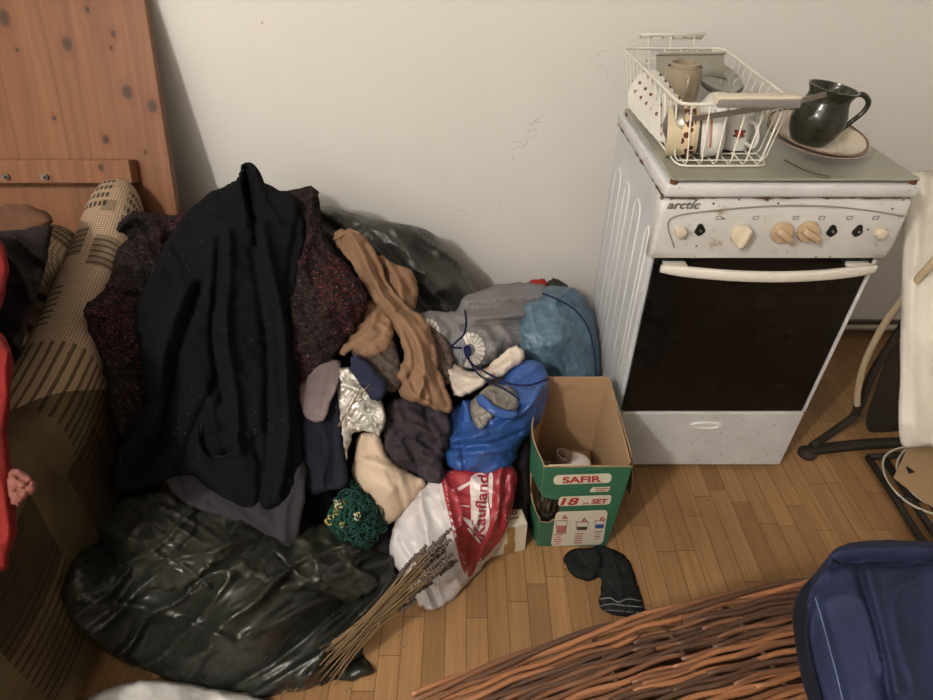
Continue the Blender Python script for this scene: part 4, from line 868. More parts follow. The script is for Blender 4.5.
while n_ < 95:
    x, y = rnd.uniform(326, 384), rnd.uniform(478, 554)
    if inside(np.array([[x, y]]), ypoly)[0]:
        L1.append(yloop(x, y, rnd.uniform(3.5, 8.5), rnd.uniform(.004, .020))); n_ += 1
obj('yarn_loops', join(*L1), GY, yarn, world=True)
obj('yellow_loops', join(*[yloop(327 + k * 2.2 + rnd.uniform(-2, 2), 523 - k * 2.6, 3, .008) for k in range(9)], *[yloop(343 + rnd.uniform(-2, 2), 526 + rnd.uniform(-3, 3), 2.5, .012) for k in range(4)]), YY, yarn, world=True)
obj('cream_loops', join(*[yloop(357 + rnd.uniform(-2, 2), 517 + rnd.uniform(-3, 3), 2.2, .016) for k in range(5)], *[yloop(338 + rnd.uniform(-3, 3), 504 + rnd.uniform(-3, 3), 2.2, .012) for k in range(4)]), CR, yarn, world=True)
# large bin bags in front
lowbag, _ = patch_obj('bin_bag', BAG, label='big full black bin bag lying on the floor under the front of the heap', cat='bin bag',
    outline=[G(62, 598, .23), G(74, 566, .30), (95, 530, .88), (130, 500, .93), (200, 495, .93), (270, 510, .92), (330, 530, .91), (372, 540, .90), (394, 560, .865), G(392, 588, .01), G(376, 612, .01), G(358, 628, .01), G(364, 655, .01), G(372, 675, .005), G(335, 683, .005), G(300, 690, .005), G(262, 696, .005), G(225, 694, .005), G(185, 686, .005), G(148, 672, .01), G(106, 652, .06), G(78, 630, .15)],
    ctrl=[(200, 590, .70), (280, 600, .69), (150, 580, .74), (340, 590, .76), (220, 650, .615), (300, 650, .64), (140, 630, .68), (240, 540, .80)], puff=.03, rad=26, back=.10, seed=51, edge=2.5, step=2.8,
    crum=[(.014, 50, -42, 3.4)], wr=[(.024, 24, -38, 6), (.006, 9, -36, 8)],
    folds=[([(300, 690), (335, 640), (375, 600)], 6, .016), ([(180, 660), (240, 640), (320, 600)], 7, .016), ([(230, 690), (290, 650), (350, 600)], 5, -.012), ([(90, 600), (150, 610), (230, 640)], 6, .014)])
upbag, _ = patch_obj('bin_bag', plastic_bag('olive_black_film', C(46, 47, 40), .32, bs=34, bstr=.4, spec=.4), label='crumpled shiny black bin bag on top of the big bag, under the coat hem', cat='bin bag',
    outline=[(92, 522, .87), (108, 504, .90), (135, 494, .915), (170, 490, .92), (205, 498, .905), (235, 512, .885), (262, 524, .87), (292, 532, .86), (318, 524, .885), (340, 532, .875), (360, 548, .845), (356, 565, .81), (378, 580, .79), (362, 600, .755), (335, 598, .74), (305, 590, .735), (280, 604, .70), (255, 592, .70), (225, 584, .705), (200, 600, .68), (170, 588, .70), (140, 592, .71), (112, 580, .745), (94, 556, .80)],
    ctrl=[(180, 540, .775), (280, 562, .765), (230, 550, .76), (130, 540, .80), (330, 565, .78)], puff=.02, rad=14, back=.05, seed=53, edge=3, step=2.1,
    crum=[(.040, 34, 20, 1.6), (.012, 15, -30, 1.8), (.004, 7, 10, 1.5)], wr=[(.010, 14, 40, 4)], folds=[([(110, 570), (160, 545), (200, 500)], 4, .014), ([(150, 560), (210, 552), (262, 530)], 4, .016), ([(255, 590), (300, 560), (345, 545)], 4, .016), ([(180, 595), (230, 560), (290, 545)], 4, -.02), ([(210, 500), (190, 540), (140, 580)], 4, -.016)])
# grey knitted bag, teal bag, floral cloth
def m_greyknit():
    m = N('grey_knit_stripe'); w = m.wave(38, m.map((1, 1, 1), rot=(R(20), 0, R(50))), .4, 'X'); c = m.mix(m.math('MULTIPLY', w, .45), C(108, 108, 114), C(150, 148, 148))
    c = m.mix(m.ramp(m.noise(8, 3), [(.4, 0.), (.7, .5)]), c, C(124, 112, 104)); m.set(Base_Color=c, Roughness=.95); m.b.inputs['Specular IOR Level'].default_value = .15; m.bump(m.noise(350, 2), .4, .001); return m.m
gb = thing('grey_drawstring_bag', 'grey knitted drawstring garment with white sun shaped eyelets and navy cord', 'garment', (.05, 1.4, 0))
pg, _ = patch_obj('garment_body', m_greyknit(), parent=gb,
    outline=[(419, 318, 1.38), (428, 311, 1.41), (445, 312, 1.42), (456, 310, 1.44), (464, 298, 1.50), (485, 288, 1.55), (508, 283, 1.59), (535, 283, 1.62), (550, 290, 1.60), (548, 312, 1.52), (535, 335, 1.43), (523, 346, 1.38), (508, 352, 1.355), (495, 362, 1.32), (480, 370, 1.29), (462, 370, 1.28), (448, 362, 1.29), (437, 350, 1.31), (428, 338, 1.34)],
    ctrl=[(470, 335, 1.32), (500, 315, 1.43), (445, 330, 1.34)], puff=.025, rad=14, back=.10, seed=55, step=2.2,
    folds=[([(458, 316), (490, 318), (530, 312)], 4, .014), ([(464, 328), (490, 322), (525, 322)], 4, -.018), ([(462, 302), (500, 298), (545, 296)], 3.5, .012), ([(470, 308), (510, 305), (545, 304)], 3, -.010), ([(440, 318), (452, 330), (448, 350)], 4, -.014), ([(500, 325), (512, 340)], 5, .012), ([(470, 326), (486, 332), (496, 352)], 5, .012)], wr=[(.008, 12, 5, 2.5)])
WH = cloth('white_knit', C(214, 208, 198), vs=60, weave=600)
def petals(cx, cy, rx, ry, a0, a1, n, r0=.42):
    out = []
    for k in range(n):
        a = R(a0 + (a1 - a0) * (k + .5) / n); da = R((a1 - a0) / n) * .42
        pp_ = [(cx + rx * r0 * math.cos(a - da), cy + ry * r0 * math.sin(a - da)), (cx + rx * r0 * math.cos(a + da), cy + ry * r0 * math.sin(a + da)), (cx + rx * math.cos(a + da), cy + ry * math.sin(a + da)), (cx + rx * 1.06 * math.cos(a), cy + ry * 1.06 * math.sin(a)), (cx + rx * math.cos(a - da), cy + ry * math.sin(a - da))]
        out.append(pg.decal(pp_, .002, 2.0, False))
    return join(*out)
obj('white_sun', petals(470, 350, 14.5, 17, -125, 115, 13, .36), WH, gb, world=True); obj('white_sun', petals(428, 336, 12, 17, -100, 60, 8), WH, gb, world=True)
NAVY = cloth('navy_cord_cotton', C(24, 32, 70), vs=60)
obj('navy_eyelet', pg.decal([(464, 347), (468, 345), (471, 349), (471, 355), (467, 358), (464, 353)], .005, 2), NAVY, gb, world=True)
cd1 = pg.line([(465, 311), (466, 322), (464, 334), (457, 341), (452, 347), (462, 348)], .004)
cd2 = pg.line([(466, 356), (472, 364)], .004) + [tuple(P(480, 369, 1.235)), tuple(P(494, 377, 1.16)), tuple(P(510, 384, 1.10)), tuple(P(530, 385, 1.085)), tuple(P(548, 379, 1.10))]
cd3 = pg.line([(467, 355), (470, 362)], .004) + [tuple(P(478, 374, 1.20)), tuple(P(492, 383, 1.13)), tuple(P(506, 390, 1.09)), tuple(P(520, 400, 1.07))]
for c_ in (cd1, cd2, cd3): obj('drawstring', tube(spline(c_, 3), .0026, 7), NAVY, gb, world=True)
TEAL = N('translucent_blue_bag_film'); tf_ = TEAL.noise(16, 5, rough=.6); TEAL.set(Base_Color=TEAL.mix(TEAL.ramp(tf_, [(.35, 0.), (.65, 1.)]), C(54, 86, 112), C(94, 124, 144)), Roughness=.45); TEAL.bump(TEAL.vor(60), .45, .008)
tb = thing('teal_bag', 'full pale blue plastic bag between the grey garment and the stove', 'plastic bag', (.3, 1.45, 0))
ptb, _ = patch_obj('bag_body', TEAL.m, parent=tb,
    outline=[(515, 322, 1.46), (520, 305, 1.52), (530, 298, 1.56), (541, 290, 1.60), (560, 285, 1.63), (578, 291, 1.63), (590, 306, 1.60), (597, 328, 1.54), (600, 355, 1.47), (598, 380, 1.40), (585, 392, 1.36), (555, 392, 1.35), (535, 385, 1.35), (522, 368, 1.37), (516, 345, 1.40)],
    ctrl=[(558, 335, 1.40)], puff=.05, rad=26, back=.12, seed=57, crum=[(.014, 20, 60, 1.6), (.006, 9, 10, 1.2)], wr=[(.012, 14, 60, 3)], folds=[([(545, 292), (575, 310), (594, 350)], 3, .010), ([(520, 310), (545, 305), (570, 290)], 4, .012)])
obj('navy_tie', tube(ptb.line([(532, 290), (552, 297), (574, 309), (588, 328), (594, 352), (596, 376)], .004), .0024, 7), NAVY, tb, world=True)
patch_obj('red_black_bag', cloth('red_cloth', C(168, 40, 34)), label='small red end of cloth peeking out behind the grey garment by the wall', cat='cloth',
    outline=[(526, 287, 1.68), (530, 281, 1.70), (544, 280, 1.70), (548, 286, 1.69), (542, 300, 1.66), (530, 300, 1.66)], puff=.006, rad=4, back=.02, seed=58, step=2)
patch_obj('black_bag_tip', BAG, label='small black bag tip behind the pale blue bag by the wall', cat='plastic bag',
    outline=[(541, 288, 1.70), (546, 281, 1.715), (556, 279, 1.72), (566, 284, 1.71), (570, 295, 1.70), (555, 302, 1.68), (543, 298, 1.69)], puff=.01, rad=6, back=.03, seed=59, step=2)
def m_floral():
    m = N('cream_floral_cotton'); c = m.mix(m.noise(20, 3), C(196, 180, 164), C(216, 202, 188)); k = m.math('LESS_THAN', m.vor(26, None, 'SMOOTH_F1'), .22); c = m.mix(m.math('MULTIPLY', k, .7), c, C(190, 120, 104))
    k2 = m.ramp(m.noise(120, 3), [(.58, 0.), (.64, 1.)]); c = m.mix(m.math('MULTIPLY', k2, .25), c, C(120, 100, 110)); m.set(Base_Color=c, Roughness=.95); m.bump(m.noise(60, 3), .3, .002); return m.m
patch_obj('floral_pillowcase', m_floral(), label='cream floral cloth rolled between the grey garment and the blue carrier bag', cat='cloth',
    outline=[(432, 348, 1.31), (442, 352, 1.30), (454, 362, 1.27), (466, 371, 1.245), (480, 370, 1.24), (494, 362, 1.26), (504, 352, 1.28), (515, 345, 1.29), (524, 351, 1.27), (522, 362, 1.24), (510, 371, 1.22), (494, 379, 1.20), (476, 389, 1.175), (460, 397, 1.155), (453, 393, 1.165), (447, 376, 1.21), (440, 362, 1.25)],
    ctrl=[(470, 381, 1.20)], puff=.016, rad=8, back=.04, seed=61, folds=[([(450, 372), (478, 379), (512, 362)], 3, .009), ([(452, 380), (480, 372), (515, 352)], 3, -.010), ([(458, 385), (480, 376)], 3, -.008)], wr=[(.006, 9, -25, 3)], step=2.1)
# blue carrier bag
BLUE = plastic_bag('bright_blue_film', C(42, 82, 156), .33, bs=60, bstr=.4)
bb = thing('blue_carrier_bag', 'bright blue plastic carrier bag with open handles beside the cardboard box', 'carrier bag', (.05, 1.1, .1))
pbb, _ = patch_obj('bag_body', BLUE, parent=bb,
    outline=[(446, 420, 1.13), (452, 408, 1.16), (462, 402, 1.18), (478, 398, 1.19), (500, 382, 1.22), (514, 366, 1.25), (528, 360, 1.26), (541, 362, 1.25), (547, 374, 1.22), (548, 392, 1.18), (543, 414, 1.13), (534, 430, 1.10), (520, 444, 1.07), (516, 458, 1.04), (506, 470, 1.01), (484, 475, 1.0), (462, 473, 1.0), (446, 464, 1.02), (445, 445, 1.06)],
    ctrl=[(490, 440, 1.02), (485, 410, 1.13), (525, 400, 1.12)], puff=.03, rad=14, back=.10, seed=63, step=2,
    crum=[(.010, 18, -25, 2.2), (.004, 8, 40, 1.4)], folds=[([(452, 440), (485, 432), (525, 410), (543, 385)], 4.5, .020), ([(468, 405), (490, 428), (520, 405)], 5, -.016), ([(456, 410), (460, 440), (466, 470)], 3, -.012), ([(450, 455), (490, 452), (512, 448)], 3.5, .010), ([(448, 447), (490, 444), (520, 432)], 3, -.016)], wr=[(.007, 10, -30, 4)])
GREYF = plastic_bag('crumpled_clear_grey_film', C(124, 118, 108), .25, bs=80, bstr=.8)
patch_obj('grey_inner_bag', GREYF, label='crumpled clear grey plastic bag inside the open blue carrier bag', cat='plastic bag',
    outline=[(470, 404, 1.11), (480, 392, 1.14), (496, 383, 1.15), (512, 387, 1.135), (519, 400, 1.105), (514, 414, 1.075), (498, 414, 1.07), (488, 424, 1.05), (480, 433, 1.035), (472, 420, 1.07)], ctrl=[(492, 402, 1.07)], puff=.014, rad=7, back=.02, seed=65, crum=[(.012, 8, 0, 1.4)], step=1.8)
patch_obj('brown_paper_scrap', plain('orange_brown_scrap', C(150, 104, 56), .7), label='small orange brown scrap inside the blue carrier bag, below the grey film', cat='scrap',
    outline=[(474, 424, 1.085), (482, 420, 1.085), (484, 428, 1.07), (478, 434, 1.06)], puff=.006, rad=3, back=.008, seed=66, step=1.6)
ph = Patch(outline=[(476, 397, 1.09), (482, 394, 1.09), (492, 403, 1.05), (503, 409, 1.04), (518, 411, 1.05), (516, 418, 1.035), (502, 419, 1.025), (490, 413, 1.03), (479, 405, 1.06)], puff=.004, rad=3, back=.004, th=.002, seed=67, step=1.8, edge=.4)
obj('bag_handle', ph.mesh(), BLUE, bb, world=True)
ph = Patch(outline=[(462, 402, 1.14), (468, 403, 1.13), (472, 420, 1.08), (476, 438, 1.035), (468, 440, 1.035), (463, 425, 1.075)], puff=.004, rad=3, back=.01, th=.002, seed=68, step=1.8, edge=.4)
obj('bag_handle', ph.mesh(), BLUE, bb, world=True)
# red and white shop bag
SHOP = plastic_bag('white_shop_bag_film', C(196, 190, 190), .3, bs=50, bstr=.4); SRED = plastic_bag('red_shop_print', C(158, 38, 48), .32, bs=50, bstr=.4)
sb = thing('shopping_bag', 'white and red shop carrier bag with red lettering on the floor beside the lavender', 'shopping bag', (0, .9, 0))
psb, _ = patch_obj('bag_body', SHOP, parent=sb,
    outline=[(408, 496, .965), (424, 484, .985), (440, 474, 1.0), (462, 468, 1.01), (490, 466, 1.015), (512, 467, 1.01), (516, 480, .985), (512, 506, .94), (504, 532, .90), G(492, 556, .02), G(478, 572, .01), G(465, 587, .01), G(450, 603, .01), G(433, 612, .01), G(420, 606, .01), G(412, 590, .02), G(400, 574, .05), (390, 556, .87), (392, 530, .905), (400, 512, .935)],
    ctrl=[(450, 520, .88), (440, 565, .815), (490, 510, .92)], puff=.014, rad=14, back=.08, seed=71, step=2,
    crum=[(.014, 24, 62, 2.2), (.006, 11, 20, 1.5)], folds=[([(444, 474), (452, 520), (468, 575)], 4, .012), ([(500, 470), (498, 510), (480, 560)], 3.5, .012), ([(507, 475), (500, 525)], 2.5, -.012), ([(420, 500), (430, 550), (440, 600)], 5, .010), ([(400, 540), (425, 575), (440, 608)], 4, -.010), ([(488, 500), (478, 530), (466, 560)], 3, -.010), ([(455, 495), (475, 500)], 4, .006)], wr=[(.008, 14, 70, 3)])
obj('red_print', join(psb.decal([(441, 474), (447, 471), (456, 500), (462, 524), (470, 545), (480, 550), (472, 576), (463, 570), (456, 545), (450, 520), (444, 495)], .0016), psb.decal([(447, 472), (480, 467), (515, 469), (514, 500), (506, 530), (494, 548), (478, 562), (468, 545), (460, 520), (452, 492)], .0022)), SRED, sb, world=True)
WP = plastic_bag('white_print', C(206, 192, 188), .3)
obj('white_stripe', join(psb.decal([(471, 477), (486, 475), (488, 500), (490, 520), (486, 534), (481, 538), (474, 526), (471, 500)], .0036, 2), psb.decal([(488.5, 476), (493, 475), (492, 500), (491, 508), (489, 500)], .0036, 2), psb.decal([(464, 520), (467, 519), (482, 536), (481, 539)], .0036, 2), psb.decal([(468, 530), (470, 529), (480, 541), (479, 543)], .0036, 2)), WP, sb, world=True)
obj('square_logo', join(psb.decal([(457, 488), (470, 481), (470.5, 484), (459, 491)], .0036, 1.5, False), psb.decal([(461, 505), (470, 506), (470, 507.2), (461, 506.2)], .0036, 1.5, False), psb.decal([(464, 517), (472, 521), (472, 523.5), (464, 520)], .0036, 1.5, False), psb.decal([(470.5, 484), (473, 484), (473.5, 520), (471, 520)], .0036, 1.5, False)), WP, sb, world=True)
tv, tf = text2d('Kaufland', 15.5, .35, sub=3.0)
a_ = R(-86); tw_ = tv[:, 0].max() - tv[:, 0].min()
mp = np.stack([481.5 + tv[:, 0] * 62 / tw_ * math.cos(a_) + tv[:, 1] * math.cos(a_ + math.pi / 2) * -1 + 0, 506 + tv[:, 0] * 62 / tw_ * math.sin(a_) - tv[:, 1] * math.sin(a_ + math.pi / 2)], 1)
obj('lettering', ([tuple(x) for x in psb.pts(mp, True, .0052)], tf), SRED, sb, world=True)
# white carton with brown tape
CRT = plain('off_white_carton', C(204, 192, 166), .8, var=.06); TAPE = plain('brown_packing_tape', C(150, 112, 62), .35); BRP = plain('brown_print', C(140, 84, 50), .7)
ct = thing('small_carton', 'small off white carton with brown tape, between the shopping bag and the green box', 'carton', (.154, .93, 0), (0, 0, R(14)))
obj('carton_body', box(-.17, 0, 0, .13, 0, .112, .0015), CRT, ct, False)
obj('tape_strip', join(box(-.052, -.034, -.0012, .0, .03, .1125), box(-.060, -.030, -.0014, .0, .0, .045)), TAPE, ct, False)
tv, tf = text2d('1601', .034, .0008); tv2, tf2 = text2d('KG', .022, .0004)
obj('lettering', ([(-.026 - p[1], .050 - p[0] * -1, .1126) for p in tv], tf), BRP, ct, False); obj('lettering', ([(-.066 - p[1], .040 + p[0], .1126) for p in tv2], tf2), BRP, ct, False)
# ------------------------------------------------------------------ green cardboard box
GREEN = plain('printed_green_card', C(44, 104, 76), .5, var=.12, vs=25); INN = plain('plain_box_card', C(166, 130, 92), .9, var=.08); PRW = plain('cream_print', C(206, 198, 176), .55, var=.05); PRR = plain('red_print', C(176, 40, 44), .55)
bx = thing('cardboard_box', 'green printed cardboard box, open on top, lettered SAFIR, in front of the stove', 'cardboard box', (.28, 1.05, 0))
WB = dict(parent=bx, world=True)
HB = .333
fb = [(.187, .94), (.368, .94)]; ftp = [(.177, .94), (.379, .94)]
def FM(s, t, e=0):   # front panel: s across 0..1, t up 0..1
    xb = .187 + .181 * s; xt = .177 + .202 * s; return (xb + (xt - xb) * t, .94 - .012 * t - e - .004 * math.sin(t * 2.6), HB * t * 0.995 + .002)
def panel_mesh(outline, fn, th, step=.05):
    v2, f, B = fill2d(outline, step); a = [fn(p[0], p[1], 0) for p in v2]; b = [fn(p[0], p[1], -th) for p in v2]; n = len(a); nb = len(B)
    return [tuple(x) for x in a + b], [tuple(q) for q in f] + [tuple(i + n for i in q[::-1]) for q in f] + [(i, (i + 1) % nb, n + (i + 1) % nb, n + i)[::-1] for i in range(nb)]
front = [(0, 0), (1, 0), (1, 1), (0, 1), (0, .66), (.10, .64), (.235, .62), (.25, .50), (.22, .40), (.13, .33), (.04, .34), (0, .36)]
def twoface(name, vf, parent, n):  # outer green, inner plain
    v, f = vf; idx = [0 if i < n else 1 for i in range(len(f))]; return obj(name, (v, f, idx), [GREEN, INN], parent, False, world=True)
v2, f0, _ = fill2d(front, .05)
twoface('front_panel', panel_mesh(front, FM, .003), bx, len(f0))
lt = spline([(.177, .928, 0), (.160, 1.00, 0), (.160, 1.06, 0), (.185, 1.15, 0), (.223, 1.235, 0)], 3); lb = spline([(.187, .94, 0), (.170, 1.0, 0), (.172, 1.06, 0), (.188, 1.14, 0), (.205, 1.235, 0)], 3)
def LM(s, t, e=0):
    k = min(max(s, 0), 1) * (len(lt) - 1); i = min(int(k), len(lt) - 2); q = k - i
    a = lt[i] * (1 - q) + lt[i + 1] * q; b = lb[i] * (1 - q) + lb[i + 1] * q; p = b + (a - b) * t; return (p[0] - e, p[1] + .001, HB * t * .995 + .002 + .0)
left = [(0, 0), (0, .36), (.12, .35), (.30, .42), (.33, .62), (.16, .66), (0, .66), (0, 1), (1, 1), (1, 0)][::-1]
left = left[::-1]
v2, f0, _ = fill2d(left, .08)
twoface('side_panel', panel_mesh(left, LM, .003, .08), bx, len(f0))
def RM(s, t, e=0): return (.368 + (.379 - .368) * t + e + .004 * s, .94 + .295 * s, HB * t * .995 + .002)
v2, f0, _ = fill2d([(0.03, 0), (1, 0), (1, 1), (0.0, 1), (.03, .5)], .08)
twoface('side_panel', panel_mesh([(0.03, 0), (1, 0), (1, 1), (0.0, 1), (.03, .5)], RM, .003, .08), bx, len(f0))
obj('back_panel', box(.208, .381, 1.234, 1.237, .002, HB + .004), INN, smooth=False, **WB)
obj('bottom_panel', ([(.187, .94, .001), (.368, .94, .001), (.372, 1.235, .001), (.205, 1.235, .001), (.17, 1.03, .001), (.187, .94, .004), (.368, .94, .004), (.372, 1.235, .004), (.205, 1.235, .004), (.17, 1.03, .004)], [(4, 3, 2, 1, 0), (5, 6, 7, 8, 9)] + [(i, (i + 1) % 5, 5 + (i + 1) % 5, 5 + i) for i in range(5)]), INN, smooth=False, **WB)
# folded-down flap on the right, torn edge
v2, f0, _ = fill2d([(0, 1), (1, 1), (.96, .55), (.80, .42), (.5, .50), (.25, .42), (.08, .5)], .08)
def FL(s, t, e=0): return (.386 + .030 * math.sin((1 - t) * 2.6) + e, .955 + .27 * s, HB * t)
vf = panel_mesh([(0, 1), (.08, .5), (.25, .42), (.5, .50), (.80, .42), (.96, .55), (1, 1)], FL, .0025, .08)
twoface('flap', vf, bx, len(f0))
obj('top_lip', tube([FM(-.01, 1, 0), FM(.5, .992, -.002), FM(1.0, 1, 0)], .0022, 6), INN, **WB)
def on_front(pts, e):
    return [FM(s, t, e) for s, t in pts]
def fdec(name, outl, mat, e=.0008, sm=True):
    o = [tuple(x) for x in (spline(outl, 4, True) if sm else outl)]
    v2, f, _ = fill2d(o, .05); return obj(name, (on_front(v2, e), f), mat, bx, False, world=True)
# pixel -> panel coordinates
def st(u, v):
    lo, hi = 0.0, 1.0
    for _ in range(3):
        pass
    t = min(max((547 - v) / (547 - 461.5), 0), 1.0)
    for _ in range(6):
        p = FM(.5, t); dpt = p[1] * CT + (H - p[2]) * ST; vv = 350 + F * ((H - p[2]) * CT - p[1] * ST) / dpt
        t += (vv - v) / 88.0
    dpt = FM(.5, t)[1] * CT + (H - FM(.5, t)[2]) * ST; x = (u - 466.5) / F * dpt
    x0 = FM(0, t)[0]; x1 = FM(1, t)[0]; return ((x - x0) / (x1 - x0), t)
def rect(u0, v0, u1, v1, sk=0, r=3):
    o = []
    for cx, cy, a0 in ((u1 - r, v0 + r, -90), (u1 - r, v1 - r, 0), (u0 + r, v1 - r, 90), (u0 + r, v0 + r, 180)):
        for k in range(4):
            a = R(a0 + 30 * k); x, y = cx + r * math.cos(a), cy + r * math.sin(a); o.append(st(x + sk * (y - v0) / (v1 - v0), y - (x - u0) * .035))
    return o[::-1]
fdec('white_panel', rect(554, 475, 612, 484.5, -1, 4.2), PRW, sm=False)
fdec('white_panel', rect(592, 487, 611, 492, -3, 1.5), PRW, sm=False)
fdec('white_panel', rect(559.5, 496.5, 612, 506, -2, 3), PRW, sm=False)
fdec('white_panel', rect(556, 511.5, 608, 546, -5.5, 4), PRW, sm=False)
fdec('white_panel', rect(549, 464.5, 573, 467, -1, 1), PRW, sm=False)
def ftext(txt, u, v, w_, h_, mat, bold=.03, shear=0, name='lettering', e=.0016):
    tv, tf = text2d(txt, 1, bold, shear=shear); tw = tv[:, 0].max() - tv[:, 0].min(); th_ = tv[:, 1].max() - tv[:, 1].min(); cx = (tv[:, 0].max() + tv[:, 0].min()) / 2; cy = (tv[:, 1].max() + tv[:, 1].min()) / 2
    V = [FM(*st(u + (p[0] - cx) / tw * w_, v - (p[1] - cy) / th_ * h_ - (p[0] - cx) / tw * w_ * .035), e) for p in tv]
    return obj(name, (V, tf), mat, bx, False, world=True)
ftext('SAFIR', 582, 479, 39, 6.6, PRR, .035); ftext('18', 569.5, 501, 19.5, 7.5, PRR, .035, .25); ftext('pcs', 585.5, 503.2, 7, 2.2, PRR, .03, .2); ftext('SET', 599.5, 500.8, 17, 5, PRR, .045, .2)
for u, v, k in ((565, 516.5, 0), (584.5, 519.5, 1), (602.5, 518, 2)):
    ftext('6', u, v, 5.2, 4.4, PRR, .015)
PK = plain('pink_print', C(184, 98, 96), .6); DG = plain('dark_green_print', C(72, 70, 50), .6); BP = plain('blue_print', C(40, 74, 170), .6); OUTL = plain('brown_outline_print', C(110, 80, 62), .6)
for (u, v, w0, w1, h_, fillm, fr) in ((562, 526.5, 12, 9, 13, PK, .62), (582.5, 525.5, 13.5, 10, 8.5, DG, .45), (600, 524, 10.5, 8.5, 8, BP, .55)):
    def trap(a, b_, y0, y1, e, m_, nm): obj(nm, ([FM(*st(u - a / 2 - .3, y0), e), FM(*st(u + a / 2 - .3, y0), e), FM(*st(u + b_ / 2 - 1, y1), e), FM(*st(u - b_ / 2 - 1, y1), e)], [(3, 2, 1, 0)]), m_, bx, False, world=True)
    trap(w0, w1, v - h_ / 2, v + h_ / 2, .0014, OUTL, 'printed_glass'); trap(w0 - 1.2, w1 - 1.2, v - h_ / 2 + .5, v + h_ / 2 - .7, .0018, PRW, 'printed_glass'); k = w1 + (w0 - w1) * fr
    trap(k - 1.5, w1 - 1.5, v + h_ / 2 - h_ * fr, v + h_ / 2 - .8, .0022, fillm, 'printed_glass')
for u, v0, ws in ((558.5, 534, (9, 5, 8, 6, 5)), (579, 533, (9, 8, 8, 7, 8)), (598, 531, (8, 4, 6, 4))):
    for k, w_ in enumerate(ws):
        y = v0 + k * 2.3; obj('small_print_line', ([FM(*st(u - w_ / 2 - k * .35 + a, y + b_), .0014) for a, b_ in ((0, 0), (w_, -.2), (w_, .6), (0, .8))], [(3, 2, 1, 0)]), PRR, bx, False, world=True)
for w_, u0, v0 in ((14, 595, 488), (9, 596, 490)):
    obj('small_print_line', ([FM(*st(u0 + a, v0 + b_), .0014) for a, b_ in ((0, 0), (w_, -.4), (w_, .5), (0, .9))], [(3, 2, 1, 0)]), PRR, bx, False, world=True)
obj('small_print_line', ([FM(*st(551 + a, 465.6 + b_), .0014) for a, b_ in ((0, 0), (19, -.6), (19, .1), (0, .7))], [(3, 2, 1, 0)]), PRR, bx, False, world=True)
# glasses and cups inside
for k, (x, y) in enumerate(((.205, .975), (.225, 1.04))):
    for j in range(2):
        cup('glass_cup', [['clear glass cup at the bottom of the green box, seen through its torn window', 'clear glass cup stacked on the lower glass behind the torn window'], ['clear glass cup on the box bottom behind the torn window, farther back', 'clear glass cup stacked in the green box under the small brown cups']][k][j], (x, y, .006 + .092 * j), (0, 0, k + j), .026, .088, gl.m, 'glass', 'glass cups in the green box', taper=.85, hout=.016)
BRC = m_cer('brown_glaze_cup', C(110, 84, 70), .3)
cup('brown_cup', 'small brown cup in the green box, touching its left side', (.207, 1.00, .192), (.2, 0, 0), .022, .045, BRC, 'cup', hnd=False, group='brown cups in the box')
cup('brown_cup', 'small brown cup in the green box between the other brown cup and the white cup', (.242, 1.05, .19), (-.1, .2, 0), .022, .045, BRC, 'cup', hnd=False, group='brown cups in the box')
cup('white_cup', 'white cup upside down in the open green box, the largest cup inside it', (.286, 1.06, .205), (math.pi - .15, .1, 0), .038, .10, CW, 'cup', hnd=False, taper=.95)
patch_like = box(.20, .36, .955, 1.22, .0055, .0)
obj_ = thing('packing_paper', 'crumpled brown packing paper under the cups in the green box', 'paper', (.3, 1.1, .005))
pp3 = [(x, y, 0.02 + .05 * (.75 + .35 * float(vn(x * 60, y * 60, 3)))) for y in np.linspace(1.02, 1.225, 14) for x in np.linspace(.262 , .362, 9)]
b0 = [(p[0], p[1], .006) for p in pp3]; n9 = 9
fs = [(j * 9 + i, j * 9 + i + 1, (j + 1) * 9 + i + 1, (j + 1) * 9 + i) for j in range(13) for i in range(8)]
ring = [i for i in range(9)] + [j * 9 + 8 for j in range(1, 14)] + [13 * 9 + i for i in range(7, -1, -1)] + [j * 9 for j in range(12, 0, -1)]; nn = len(pp3)
obj('paper_mass', (pp3 + b0, fs + [tuple(nn + i for i in f[::-1]) for f in fs] + [(ring[(i + 1) % len(ring)], ring[i], nn + ring[i], nn + ring[(i + 1) % len(ring)]) for i in range(len(ring))]), INN, obj_, True, world=True)
# ------------------------------------------------------------------ sock
SK = N('black_lint_sock'); sc_ = SK.mix(SK.noise(30, 4), C(22, 24, 26), C(42, 44, 44)); l = SK.math('LESS_THAN', SK.vor(120), .10); SK.set(Base_Color=SK.mix(SK.math('MULTIPLY', l, .6), sc_, C(140, 130, 110)), Roughness=1.); SK.b.inputs['Specular IOR Level'].default_value = .1; SK.bump(SK.noise(300, 2), .5, .001)
so = thing('sock', 'crumpled black sock with grey cuff stripes on the floor before the green box', 'sock', (.3, .88, 0))
sk, _ = patch_obj('sock_body', SK.m, parent=so, outline=[G(564, 563), G(567, 553), G(578, 548), G(590, 548), G(598, 545), G(612, 548), G(625, 556), G(633, 568), G(638, 584), G(642, 600), G(645, 617), G(625, 617), G(603, 611), G(599, 602), G(601, 590), G(600, 579), G(590, 581), G(575, 577)],
    ctrl=[G(610, 570, .012), G(622, 595, .01)], puff=.022, rad=12, back=.0, th=.004, seed=81, folds=[([(598, 546), (604, 560), (598, 578)], 3.5, -.012), ([(612, 552), (618, 575), (622, 600)], 4, .006), ([(575, 552), (585, 565)], 4, -.006)], wr=[(.005, 8, 60, 2)], step=2, edge=1, zmin=.002)
GRS = cloth('grey_stripe_knit', C(120, 120, 118), vs=60)
